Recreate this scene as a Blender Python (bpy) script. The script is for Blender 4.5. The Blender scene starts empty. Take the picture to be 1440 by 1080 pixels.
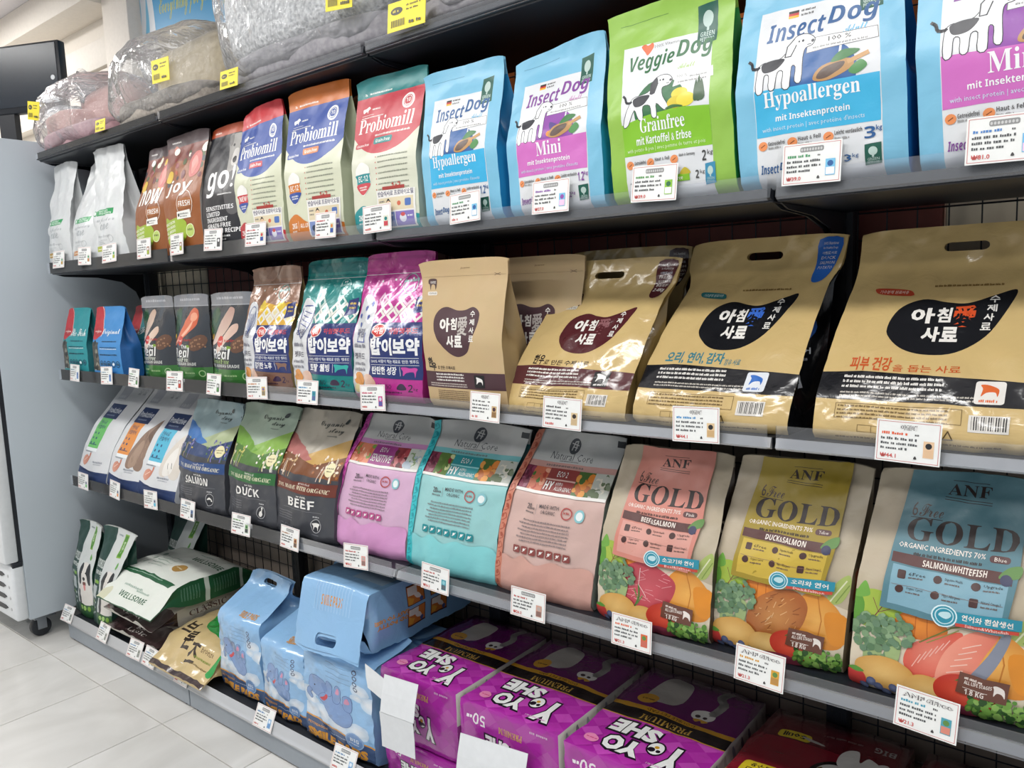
import bpy, math, random
import numpy as np
from mathutils import Vector, Matrix, noise
from mathutils.geometry import tessellate_polygon

S = bpy.context.scene
COL = S.collection
# ---------------------------------------------------------------- camera
cd = bpy.data.cameras.new('camera'); cam = bpy.data.objects.new('camera', cd); COL.objects.link(cam)
cd.sensor_width = 36.0; cd.lens = 27.68; cd.clip_start = .02
_r = Vector((.7799, .6247, -.0390)).normalized(); _d = Vector((.0450, -.1181, -.9920)); _d = (_d - _r * _d.dot(_r)).normalized()
_f = _r.cross(_d)
cam.matrix_world = Matrix(((_r.x, -_d.x, -_f.x, 2.2515), (_r.y, -_d.y, -_f.y, -1.2062), (_r.z, -_d.z, -_f.z, 1.247), (0, 0, 0, 1)))
S.camera = cam
# ---------------------------------------------------------------- world, lights, exposure
W_ = bpy.data.worlds.new('shop_light'); S.world = W_; W_.use_nodes = True
_bg = W_.node_tree.nodes['Background']; _bg.inputs[0].default_value = (.86, .93, 1, 1); _bg.inputs[1].default_value = .42
S.view_settings.view_transform = 'Standard'; S.view_settings.look = 'None'
S.view_settings.exposure = 0.0; S.view_settings.gamma = 1; S.view_settings.use_curve_mapping = False
CEIL_LIGHTS = [(-2.3, -1.25), (-.5, -1.25), (1.3, -1.25), (3.1, -1.25), (-.5, -3.0), (1.8, -3.0), (-2.6, -.05)]  # the last panel is an added one, out of view, to brighten the cream wall
LIGHT_W = 19
for _x, _y in CEIL_LIGHTS:
    ld = bpy.data.lights.new('panel_light', 'AREA'); ld.shape = 'RECTANGLE'; ld.size = 1.18; ld.size_y = .28
    ld.energy = LIGHT_W; ld.color = (1, .985, .96)
    lo = bpy.data.objects.new('panel_light', ld); COL.objects.link(lo); lo.location = (_x, _y, 2.765)

# ---------------------------------------------------------------- small helpers
def lin(c):
    if not isinstance(c, str): return c
    c = c.lstrip('#')
    if len(c) == 3: c = ''.join(q * 2 for q in c)
    r = []
    for i in (0, 2, 4):
        v = int(c[i:i + 2], 16) / 255
        r.append(v / 12.92 if v <= .04045 else ((v + .055) / 1.055) ** 2.4)
    return tuple(r)

def node_mat(name):
    m = bpy.data.materials.new(name); m.use_nodes = True
    nt = m.node_tree; b = nt.nodes['Principled BSDF']
    return m, nt, b

def film(name, rough, coat=0., bump=.15, scale=40., metal=0., stretch=(1, 1, 1), dist=.004, spec=.5, wear=.04):
    """printed packaging film: colour from the print, fine creases from noise"""
    m, nt, b = node_mat(name); L = nt.links; N = nt.nodes
    at = N.new('ShaderNodeAttribute'); at.attribute_name = 'Col'
    tc = N.new('ShaderNodeTexCoord'); mp = N.new('ShaderNodeMapping'); mp.inputs['Scale'].default_value = stretch
    L.new(tc.outputs['Object'], mp.inputs[0])
    n1 = N.new('ShaderNodeTexNoise'); n1.inputs['Scale'].default_value = scale; n1.inputs['Detail'].default_value = 4
    n1.inputs['Distortion'].default_value = .6
    L.new(mp.outputs[0], n1.inputs['Vector'])
    bp = N.new('ShaderNodeBump'); bp.inputs['Strength'].default_value = bump; bp.inputs['Distance'].default_value = dist
    L.new(n1.outputs[0], bp.inputs['Height']); L.new(bp.outputs[0], b.inputs['Normal'])
    hs = N.new('ShaderNodeMix'); hs.data_type = 'RGBA'; hs.blend_type = 'MULTIPLY'; hs.inputs[0].default_value = wear
    L.new(at.outputs['Color'], hs.inputs[6]); L.new(n1.outputs['Color'], hs.inputs[7]); L.new(hs.outputs[2], b.inputs['Base Color'])
    b.inputs['Roughness'].default_value = rough; b.inputs['Coat Weight'].default_value = coat; b.inputs['Coat Roughness'].default_value = .12
    b.inputs['Metallic'].default_value = metal; b.inputs['Specular IOR Level'].default_value = spec
    return m

def plain(name, color, rough=.5, metal=0., bump=0., scale=60., var=.06, spec=.5):
    m, nt, b = node_mat(name); L = nt.links; N = nt.nodes
    n1 = N.new('ShaderNodeTexNoise'); n1.inputs['Scale'].default_value = scale; n1.inputs['Detail'].default_value = 3
    tc = N.new('ShaderNodeTexCoord'); L.new(tc.outputs['Object'], n1.inputs['Vector'])
    mx = N.new('ShaderNodeMix'); mx.data_type = 'RGBA'; c = lin(color)
    mx.inputs[6].default_value = (*[q * (1 - var) for q in c], 1); mx.inputs[7].default_value = (*[min(1, q * (1 + var)) for q in c], 1)
    L.new(n1.outputs[0], mx.inputs[0]); L.new(mx.outputs[2], b.inputs['Base Color'])
    b.inputs['Roughness'].default_value = rough; b.inputs['Metallic'].default_value = metal; b.inputs['Specular IOR Level'].default_value = spec
    if bump:
        bp = N.new('ShaderNodeBump'); bp.inputs['Strength'].default_value = bump; bp.inputs['Distance'].default_value = .004
        L.new(n1.outputs[0], bp.inputs['Height']); L.new(bp.outputs[0], b.inputs['Normal'])
    return m

def clear(name, tint=(1, 1, 1), alpha=.25, rough=.08, bump=.0, scale=25., gl=.5):
    """clear plastic: mostly lets light straight through, glossy on top"""
    m, nt, b = node_mat(name); N = nt.nodes; L = nt.links; N.remove(b)
    out = N['Material Output']
    tr = N.new('ShaderNodeBsdfTransparent'); tr.inputs[0].default_value = (*tint, 1)
    gs = N.new('ShaderNodeBsdfGlossy'); gs.inputs[0].default_value = (1, 1, 1, 1); gs.inputs['Roughness'].default_value = rough
    df = N.new('ShaderNodeBsdfDiffuse'); df.inputs[0].default_value = (.88, .9, .92, 1)
    lw = N.new('ShaderNodeLayerWeight'); lw.inputs[0].default_value = gl
    mx = N.new('ShaderNodeMixShader'); mx2 = N.new('ShaderNodeMixShader'); mx2.inputs[0].default_value = alpha
    L.new(tr.outputs[0], mx2.inputs[1]); L.new(df.outputs[0], mx2.inputs[2])
    L.new(lw.outputs['Fresnel'], mx.inputs[0]); L.new(mx2.outputs[0], mx.inputs[1]); L.new(gs.outputs[0], mx.inputs[2])
    if bump:
        tc = N.new('ShaderNodeTexCoord'); n1 = N.new('ShaderNodeTexNoise'); n1.inputs['Scale'].default_value = scale; n1.inputs['Detail'].default_value = 3; n1.inputs['Distortion'].default_value = 1.5
        L.new(tc.outputs['Object'], n1.inputs['Vector'])
        bp = N.new('ShaderNodeBump'); bp.inputs['Strength'].default_value = bump; bp.inputs['Distance'].default_value = .02
        L.new(n1.outputs[0], bp.inputs['Height'])
        for q in (gs, lw, df): L.new(bp.outputs[0], q.inputs['Normal'])
    L.new(mx.outputs[0], out.inputs[0])
    return m

M = {}
M['matte'] = film('matte_printed_film', .48, bump=.18, scale=26, dist=.006)
M['satin'] = film('satin_printed_film', .34, bump=.20, scale=24, dist=.006)
M['gloss'] = film('glossy_printed_film', .17, coat=.5, bump=.34, scale=22, dist=.008)
M['foil'] = film('glossy_foil_film', .2, coat=.6, bump=.55, scale=15, metal=.1, dist=.012)
M['paper'] = film('kraft_paper_film', .5, bump=.12, scale=20, dist=.005, wear=.08)
M['card'] = film('printed_card', .38, bump=.02, wear=.02)
M['black'] = plain('black_powder_coat', '#1d2128', .42)
M['dark'] = plain('dark_steel', '#23272e', .5)
M['grey'] = plain('grey_powder_coat', '#949ca4', .36, .1)
M['rail'] = plain('grey_rail_plastic', '#b6b8ba', .28)
M['clear'] = clear('clear_strip', (.97, .98, 1), .06, .05, gl=.16)
M['pale_reflection'] = clear('reflection_white_strip', (.97, .98, 1), .42, .12, gl=.12)  # clear base strip, its bright reflections put into a whitish colour
M['bagclear'] = clear('crumpled_clear_bag', (.99, .993, 1), .19, .11, bump=1.0, scale=13., gl=.17)

def link(o, parent=None):
    COL.objects.link(o)
    if parent is not None: o.parent = parent
    return o

def tag(o, label=None, cat=None, group=None, kind=None):
    if label: o['label'] = label
    if cat: o['category'] = cat
    if group: o['group'] = group
    if kind: o['kind'] = kind
    return o

def empty(name, loc, label, cat, group=None, rot=(0, 0, 0)):
    o = bpy.data.objects.new(name, None); link(o); o.location = loc; o.rotation_euler = rot; o.empty_display_size = .05
    return tag(o, label, cat, group)

def copy_tree(o, parent=None):
    c = o.copy(); COL.objects.link(c); c.parent = parent
    for ch in list(o.children): copy_tree(ch, c)
    return c

class MB:
    """collects simple solids into one mesh"""
    def __init__(s): s.v = []; s.f = []
    def box(s, x0, y0, z0, x1, y1, z1):
        n = len(s.v)
        s.v += [(x0, y0, z0), (x1, y0, z0), (x1, y1, z0), (x0, y1, z0), (x0, y0, z1), (x1, y0, z1), (x1, y1, z1), (x0, y1, z1)]
        s.f += [tuple(n + i for i in q) for q in ((0, 3, 2, 1), (4, 5, 6, 7), (0, 1, 5, 4), (1, 2, 6, 5), (2, 3, 7, 6), (3, 0, 4, 7))]
        return s
    def prism(s, pts, axis, a, b):
        """extrude a 2-D outline along an axis"""
        n = len(s.v); k = len(pts)
        def p3(p, t):
            return (t, p[0], p[1]) if axis == 0 else (p[0], t, p[1]) if axis == 1 else (p[0], p[1], t)
        s.v += [p3(p, a) for p in pts] + [p3(p, b) for p in pts]
        s.f += [tuple(range(n + k - 1, n - 1, -1)), tuple(range(n + k, n + 2 * k))]
        for i in range(k): s.f.append((n + i, n + (i + 1) % k, n + k + (i + 1) % k, n + k + i))
        return s
    def tube(s, pts, r, k=8, cap=True):
        n = len(s.v); m = len(pts); P = [Vector(p) for p in pts]
        for i, p in enumerate(P):
            t = (P[min(i + 1, m - 1)] - P[max(i - 1, 0)]).normalized()
            a = t.orthogonal().normalized() if abs(t.z) > .9 else t.cross(Vector((0, 0, 1))).normalized(); b = t.cross(a)
            rr = r[i] if isinstance(r, (list, tuple)) else r
            for j in range(k):
                w = 2 * math.pi * j / k; s.v.append(tuple(p + (a * math.cos(w) + b * math.sin(w)) * rr))
        for i in range(m - 1):
            for j in range(k): s.f.append((n + i * k + j, n + i * k + (j + 1) % k, n + (i + 1) * k + (j + 1) % k, n + (i + 1) * k + j))
        if cap: s.f += [tuple(range(n + k - 1, n - 1, -1)), tuple(range(n + (m - 1) * k, n + m * k))]
        return s
    def build(s, name, mat, parent=None, bevel=0., smooth=False, seg=2):
        me = bpy.data.meshes.new(name); me.from_pydata(s.v, [], s.f); me.materials.append(mat)
        if smooth: me.shade_smooth()
        me.update()
        import bmesh
        bm = bmesh.new(); bm.from_mesh(me); bmesh.ops.recalc_face_normals(bm, faces=bm.faces)
        if bevel: bmesh.ops.bevel(bm, geom=list(bm.edges), offset=bevel, segments=seg, affect='EDGES', profile=.5, clamp_overlap=True)
        bm.to_mesh(me); bm.free()
        if bevel: me.shade_smooth(); me.set_sharp_from_angle(angle=.6)
        return link(bpy.data.objects.new(name, me), parent)

# ---------------------------------------------------------------- text outlines (built-in font) as triangles
TS = bpy.data.scenes.new('text_work'); _cache = {}
_c = bpy.data.curves.new('text_work', 'FONT'); _to = bpy.data.objects.new('text_work', _c); TS.collection.objects.link(_to); _c.size = 1; _c.body = 'a'
def text_tris(body, bold=0., shear=0., res=2):
    k = (body, bold, shear, res)
    if k in _cache: return _cache[k]
    _tc = _to.data
    _tc.body = body; _tc.offset = bold; _tc.shear = shear; _tc.resolution_u = res
    TS.view_layers[0].update(); dg = TS.view_layers[0].depsgraph
    e = _to.evaluated_get(dg); me = e.to_mesh(); me.calc_loop_triangles()
    n = len(me.vertices); co = np.zeros(n * 3, 'f'); me.vertices.foreach_get('co', co); co = co.reshape(-1, 3)[:, :2]
    t = np.zeros(len(me.loop_triangles) * 3, 'i'); me.loop_triangles.foreach_get('vertices', t)
    T = co[t].reshape(-1, 3, 2).astype('d'); e.to_mesh_clear()
    if len(T):
        lo = T.reshape(-1, 2).min(0); hi = T.reshape(-1, 2).max(0); T = (T - lo) / np.maximum(hi - lo, 1e-6)
    _cache[k] = T
    return T
def _uni(s, up, lo, dg=None):
    r = ''
    for ch in s:
        if 'A' <= ch <= 'Z': r += chr(up + ord(ch) - 65)
        elif 'a' <= ch <= 'z': r += chr(lo + ord(ch) - 97)
        elif dg and '0' <= ch <= '9': r += chr(dg + ord(ch) - 48)
        else: r += ch
    return r
def serif(s): return _uni(s, 0x1D400, 0x1D41A, 0x1D7CE)
def script(s): return _uni(s, 0x1D4D0, 0x1D4EA)
def sansb(s): return _uni(s, 0x1D5D4, 0x1D5EE, 0x1D7EC)
def sansbi(s): return _uni(s, 0x1D63C, 0x1D656, 0x1D7EC)
def ital(s): return _uni(s, 0x1D468, 0x1D482)

# ---------------------------------------------------------------- print: flat shapes in panel fractions (u across, v up)
def Pg(pts, c): return ('p', [pts], c)
def Hole(pts, holes, c): return ('p', [pts] + holes, c)
def Rc(x0, y0, x1, y1, c): return ('p', [[(x0, y0), (x1, y0), (x1, y1), (x0, y1)]], c)
def El(cx, cy, rx, c, ry=None, n=18, rot=0.): return ('e', cx, cy, rx, ry, c, n, rot)
def Ring(cx, cy, r, w, c, n=22): return ('r', cx, cy, r, w, c, n)
def Tx(s, x0, y0, x1, y1, c, b=0., sh=0., rot=0.): return ('t', s, x0, y0, x1, y1, c, b, sh, rot)
def Ln(pts, w, c): return ('l', pts, w, c)
def Bl(pts, c, n=5): return ('p', [smooth(pts, n)], c)
def smooth(pts, n=5):
    r = []; k = len(pts)
    for i in range(k):
        a, b, c, d = [np.array(pts[(i + j - 1) % k], 'd') for j in range(4)]
        for q in range(n):
            t = q / n
            r.append(tuple(.5 * (2 * b + (c - a) * t + (2 * a - 5 * b + 4 * c - d) * t * t + (3 * b - a - 3 * c + d) * t ** 3)))
    return r
def Scr(x0, x1, y, h, c, seed=1, fill=.92, slope=0.):
    """a line of small print too fine to read: little upright dashes grouped in words"""
    rnd = random.Random(seed); r = []; x = x0; end = x0 + (x1 - x0) * fill
    while x < end:
        for _ in range(rnd.randint(2, 6)):
            w = h * rnd.uniform(.28, .55)
            if x + w > end: break
            hh = h * rnd.uniform(.65, 1.); yy = y + slope * (x - x0)
            r.append([(x, yy), (x + w, yy), (x + w, yy + hh), (x, yy + hh)]); x += w + h * .14
        x += h * .42
    return ('m', r, c)
def Scrs(x0, x1, y0, y1, n, c, seed=1, hf=.5):
    r = []; st = (y1 - y0) / n
    for i in range(n):
        f = random.Random(seed * 31 + i).uniform(.7, 1.)
        r.append(Scr(x0, x1, y1 - st * (i + 1) + st * .2, st * hf, c, seed * 17 + i, f))
    return r
def RR(x0, y0, x1, y1, c, r=.02): return ('rr', x0, y0, x1, y1, c, r)

def item_tris(it, asp):
    """-> list of (T, colour, is_text); asp = width/height of the panel"""
    k = it[0]
    def fillp(loops):
        if len(loops) == 1 and len(loops[0]) == 4 and k in 'pm':
            a = np.array(loops[0], 'd'); return np.array([[a[0], a[1], a[2]], [a[0], a[2], a[3]]])
        vs = [p for lp in loops for p in lp]
        tr = tessellate_polygon([[Vector((p[0], p[1] / asp, 0)) for p in lp] for lp in loops])
        a = np.array(vs, 'd'); return a[np.array(tr)] if len(tr) else np.zeros((0, 3, 2))
    if k == 'p': return fillp(it[1]), it[2], False
    if k == 'm':
        a = np.array(it[1], 'd')
        if not len(a): return np.zeros((0, 3, 2)), it[2], True
        return np.concatenate([a[:, [0, 1, 2]], a[:, [0, 2, 3]]]), it[2], True
    if k == 'e':
        _, cx, cy, rx, ry, c, n, rot = it
        if ry is None: ry = rx * asp
        w = np.linspace(0, 2 * math.pi, n, endpoint=False); x = np.cos(w) * rx; y = np.sin(w) * ry / asp
        X = x * math.cos(rot) - y * math.sin(rot); Y = x * math.sin(rot) + y * math.cos(rot)
        P = np.stack([cx + X, cy + Y * asp], 1); ctr = np.array([cx, cy])
        return np.stack([np.broadcast_to(ctr, P.shape), P, np.roll(P, -1, 0)], 1), c, False
    if k == 'r':
        _, cx, cy, r, wd, c, n = it
        w = np.linspace(0, 2 * math.pi, n, endpoint=False); d = np.stack([np.cos(w), np.sin(w) * asp], 1)
        a = np.array([cx, cy]) + d * r; b = np.array([cx, cy]) + d * (r - wd); a2 = np.roll(a, -1, 0); b2 = np.roll(b, -1, 0)
        return np.concatenate([np.stack([a, a2, b], 1), np.stack([b, a2, b2], 1)]), c, False
    if k == 'rr':
        _, x0, y0, x1, y1, c, r = it; ry = r * asp; P = []
        for (cx, cy, a0) in ((x1 - r, y1 - ry, 0), (x0 + r, y1 - ry, 1), (x0 + r, y0 + ry, 2), (x1 - r, y0 + ry, 3)):
            for q in range(5):
                w = (a0 + q / 4) * math.pi / 2; P.append((cx + math.cos(w) * r, cy + math.sin(w) * ry))
        P = np.array(P); ctr = P.mean(0)
        return np.stack([np.broadcast_to(ctr, P.shape), P, np.roll(P, -1, 0)], 1), c, False
    if k == 't':
        _, s, x0, y0, x1, y1, c, b, sh, rot = it
        if b < .05 and y1 - y0 < .016 and max(map(ord, s)) < 256: b = 0.
        if .012 <= b < .05 and max(map(ord, s)) < 256: s, sh = (sansbi(s), 0) if sh > .15 else (sansb(s), sh)   # a real bold cut instead of thickened outlines
        if max(map(ord, s)) > 0x1d000: b = 0.
        T = text_tris(s, b, sh, 1 if y1 - y0 < .045 else 2)
        if not len(T): return np.zeros((0, 3, 2)), c, True
        T = T * np.array([x1 - x0, y1 - y0]) + np.array([x0, y0])
        if rot:
            ctr = np.array([(x0 + x1) / 2, (y0 + y1) / 2]); q = T - ctr; q[..., 1] /= asp
            X = q[..., 0] * math.cos(rot) - q[..., 1] * math.sin(rot); Y = q[..., 0] * math.sin(rot) + q[..., 1] * math.cos(rot)
            T = np.stack([X, Y * asp], -1) + ctr
        return T, c, True
    if k == 'l':
        _, pts, w, c = it; r = []
        P = np.array(pts, 'd'); P[:, 1] /= asp
        for a, b in zip(P[:-1], P[1:]):
            t = b - a; L = np.linalg.norm(t)
            if L < 1e-9: continue
            t /= L; n = np.array([-t[1], t[0]]) * w / 2; a = a - t * w * .3; b = b + t * w * .3
            r.append([a - n, b - n, b + n]); r.append([a - n, b + n, a + n])
        T = np.array(r); T[..., 1] *= asp
        return T, c, False

def clip_lines(T, A, n, cs):
    """split triangles T (N,3,2) with attributes A (N,k) along the parallel lines n.p = c, c whole numbers"""
    n = np.array(n, 'd'); d = T @ n
    lo = d.min(1); hi = d.max(1); need = np.ceil(lo + 1e-6) < hi - 1e-6
    doneT = [T[~need]]; doneA = [A[~need]]; T = T[need]; A = A[need]
    for c in cs:
        if not len(T): break
        s = T @ n - c
        s[np.abs(s) < 1e-7] = 0
        mn = s.min(1); mx = s.max(1); past = mx <= 0
        if past.any(): doneT.append(T[past]); doneA.append(A[past]); T = T[~past]; A = A[~past]; s = s[~past]; mn = mn[~past]
        m = mn < 0
        if not m.any(): continue
        t = T[m]; a = A[m]; s = s[m]; out = [T[~m]]; oa = [A[~m]]
        pos = (s > 0).sum(1); neg = (s < 0).sum(1); z = (pos + neg) == 2
        if z.any():
            tz = t[z]; sz = s[z]; i0 = np.argmax(sz == 0, 1); ar = np.arange(len(tz))
            p0 = tz[ar, i0]; p1 = tz[ar, (i0 + 1) % 3]; p2 = tz[ar, (i0 + 2) % 3]; s1 = sz[ar, (i0 + 1) % 3]; s2 = sz[ar, (i0 + 2) % 3]
            q = p1 + (p2 - p1) * (s1 / (s1 - s2))[:, None]
            out += [np.stack([p0, p1, q], 1), np.stack([p0, q, p2], 1)]; oa += [a[z], a[z]]
        y = ~z
        if y.any():
            ty = t[y]; sy = s[y]; lone = np.where(pos[y] == 1, 1, -1)
            i0 = np.argmax(np.sign(sy) == lone[:, None], 1); ar = np.arange(len(ty))
            p0 = ty[ar, i0]; p1 = ty[ar, (i0 + 1) % 3]; p2 = ty[ar, (i0 + 2) % 3]
            s0 = sy[ar, i0]; s1 = sy[ar, (i0 + 1) % 3]; s2 = sy[ar, (i0 + 2) % 3]
            q1 = p0 + (p1 - p0) * (s0 / (s0 - s1))[:, None]; q2 = p0 + (p2 - p0) * (s0 / (s0 - s2))[:, None]
            out += [np.stack([p0, q1, q2], 1), np.stack([q1, p1, p2], 1), np.stack([q1, p2, q2], 1)]; oa += [a[y]] * 3
        T = np.concatenate(out); A = np.concatenate(oa)
    return np.concatenate(doneT + [T]), np.concatenate(doneA + [A])

class Patch:
    """a curved panel given as a grid of points P[v,u]; print is laid exactly onto it"""
    def __init__(s, P):
        s.P = np.asarray(P, 'd'); s.nv = s.P.shape[0] - 1; s.nu = s.P.shape[1] - 1
        du = np.gradient(s.P, axis=1); dv = np.gradient(s.P, axis=0)
        n = np.cross(du, dv); L = np.linalg.norm(n, axis=2, keepdims=True); s.N = n / np.maximum(L, 1e-12)
        s.asp = np.linalg.norm(s.P[s.nv // 2, 1:] - s.P[s.nv // 2, :-1], axis=1).sum() / max(1e-6, np.linalg.norm(s.P[1:, s.nu // 2] - s.P[:-1, s.nu // 2], axis=1).sum())
    def lay(s, art, zero=1e-4, step=2e-5):
        """-> dict text?->(pos, nor, col)"""
        Ts = []; As = []
        for i, it in enumerate(art):
            T, c, tx = item_tris(it, s.asp)
            if not len(T): continue
            if isinstance(c, tuple) and isinstance(c[0], str):
                c0, c1 = lin(c[0]), lin(c[1]); mode = {'x': 1, 'y': 2, 'r': 3}[c[2]]
                lo = T.reshape(-1, 2).min(0); hi = T.reshape(-1, 2).max(0)
            else: c0 = c1 = lin(c); mode = 0; lo = hi = np.zeros(2)
            a = np.zeros((len(T), 13)); a[:, 0] = zero + step * i; a[:, 1] = tx; a[:, 2:5] = c0; a[:, 5:8] = c1; a[:, 8] = mode; a[:, 9:11] = lo; a[:, 11:13] = hi
            Ts.append(T); As.append(a)
        if not Ts: return {}
        sc = np.array([s.nu, s.nv], 'd'); T = np.concatenate(Ts) * sc; A = np.concatenate(As)
        T, A = clip_lines(T, A, (1, 0), range(0, s.nu + 1)); T, A = clip_lines(T, A, (0, 1), range(0, s.nv + 1))
        T, A = clip_lines(T, A, (-1, 1), range(-s.nu, s.nv + 1))
        ctr = T.mean(1)
        e1 = T[:, 1] - T[:, 0]; e2 = T[:, 2] - T[:, 0]; ar = e1[:, 0] * e2[:, 1] - e1[:, 1] * e2[:, 0]
        ok = (ctr[:, 0] > 0) & (ctr[:, 0] < s.nu) & (ctr[:, 1] > 0) & (ctr[:, 1] < s.nv) & (np.abs(ar) > 1e-7)
        T, A, ctr, ar = T[ok], A[ok], ctr[ok], ar[ok]
        fl = ar < 0; T[fl] = T[fl][:, ::-1]
        i = np.floor(ctr[:, 0]).astype(int).clip(0, s.nu - 1); j = np.floor(ctr[:, 1]).astype(int).clip(0, s.nv - 1)
        a = T[:, :, 0] - i[:, None]; b = T[:, :, 1] - j[:, None]; low = (ctr[:, 0] - i >= ctr[:, 1] - j)[:, None, None]
        a = a[..., None]; b = b[..., None]
        def ev(G):
            g00, g10, g01, g11 = G[j, i][:, None], G[j, i + 1][:, None], G[j + 1, i][:, None], G[j + 1, i + 1][:, None]
            return np.where(low, g00 * (1 - a) + g10 * (a - b) + g11 * b, g00 * (1 - b) + g01 * (b - a) + g11 * a)
        n = ev(s.N); n /= np.maximum(np.linalg.norm(n, axis=2, keepdims=True), 1e-9)
        p = ev(s.P) + n * A[:, 0][:, None, None]
        uv = T / sc; lo = A[:, None, 9:11]; hi = A[:, None, 11:13]; r = (uv - lo) / np.maximum(hi - lo, 1e-9); md = A[:, 8][:, None]
        t = np.where(md == 1, r[..., 0], np.where(md == 2, r[..., 1], np.where(md == 3, np.clip(2 * np.linalg.norm(r - .5, axis=2), 0, 1), 0)))[..., None]
        col = A[:, None, 2:5] * (1 - t) + A[:, None, 5:8] * t
        res = {}
        for k in (0, 1):
            m = A[:, 1] == k
            if m.any(): res[k] = (p[m].reshape(-1, 3), n[m].reshape(-1, 3), np.broadcast_to(col[m], p[m].shape).reshape(-1, 3))
        return res

def soup(name, pos, nor, col, mat, parent):
    n = len(pos); me = bpy.data.meshes.new(name)
    me.vertices.add(n); me.vertices.foreach_set('co', pos.astype('f').ravel())
    me.loops.add(n); me.loops.foreach_set('vertex_index', np.arange(n, dtype='i'))
    me.polygons.add(n // 3); me.polygons.foreach_set('loop_start', np.arange(0, n, 3, dtype='i'))
    me.update(calc_edges=True)
    at = me.color_attributes.new('Col', 'FLOAT_COLOR', 'POINT'); at.data.foreach_set('color', np.concatenate([col, np.ones((n, 1))], 1).astype('f').ravel())
    me.shade_smooth(); cn = me.attributes.new('custom_normal', 'FLOAT_VECTOR', 'POINT'); cn.data.foreach_set('vector', nor.astype('f').ravel())
    me.materials.append(mat)
    return link(bpy.data.objects.new(name, me), parent)

def panel_mesh(name, parts, mat, parent):
    """parts: list of (P grid, N grid, colour) joined into one mesh of triangles"""
    V = []; Nn = []; F = []; Cc = []; o = 0
    for P, N, c in parts:
        nv, nu = P.shape[0] - 1, P.shape[1] - 1
        V.append(P.reshape(-1, 3)); Nn.append(N.reshape(-1, 3))
        jj, ii = np.meshgrid(np.arange(nv), np.arange(nu), indexing='ij'); k = (o + jj * (nu + 1) + ii).ravel(); w = nu + 1
        F.append(np.concatenate([np.stack([k, k + 1, k + w + 1], 1), np.stack([k, k + w + 1, k + w], 1)]))
        Cc.append(np.broadcast_to(np.array(lin(c)), (len(V[-1]), 3))); o += len(V[-1])
    V = np.concatenate(V); Nn = np.concatenate(Nn); F = np.concatenate(F); Cc = np.concatenate(Cc)
    me = bpy.data.meshes.new(name); me.from_pydata(V.tolist(), [], F.tolist())
    at = me.color_attributes.new('Col', 'FLOAT_COLOR', 'POINT'); at.data.foreach_set('color', np.concatenate([Cc, np.ones((len(V), 1))], 1).astype('f').ravel())
    me.shade_smooth(); me.normals_split_custom_set_from_vertices(Nn.astype('f').tolist()); me.materials.append(mat)
    return link(bpy.data.objects.new(name, me), parent)

def curve(ctrl, v, kn=19):
    x = np.array([c[0] for c in ctrl], 'd'); y = np.array([c[1] for c in ctrl], 'd')
    d = np.linspace(0, 1, 241); f = np.interp(d, x, y); k = np.hanning(kn); k /= k.sum()
    g = np.convolve(np.pad(f, kn // 2, mode='reflect', reflect_type='odd'), k, 'valid')
    return np.interp(v, d, g)

def slot(cx, cy, hw, hh, n=6):
    """outline of a rounded handle slot in panel fractions"""
    r = []
    for s, a0 in ((1, -90), (-1, 90)):
        for q in range(n + 1):
            w = math.radians(a0 + 180 * q / n); r.append((cx + s * hw + math.cos(w) * hw * .35, cy + math.sin(w) * hh))
    return r

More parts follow.
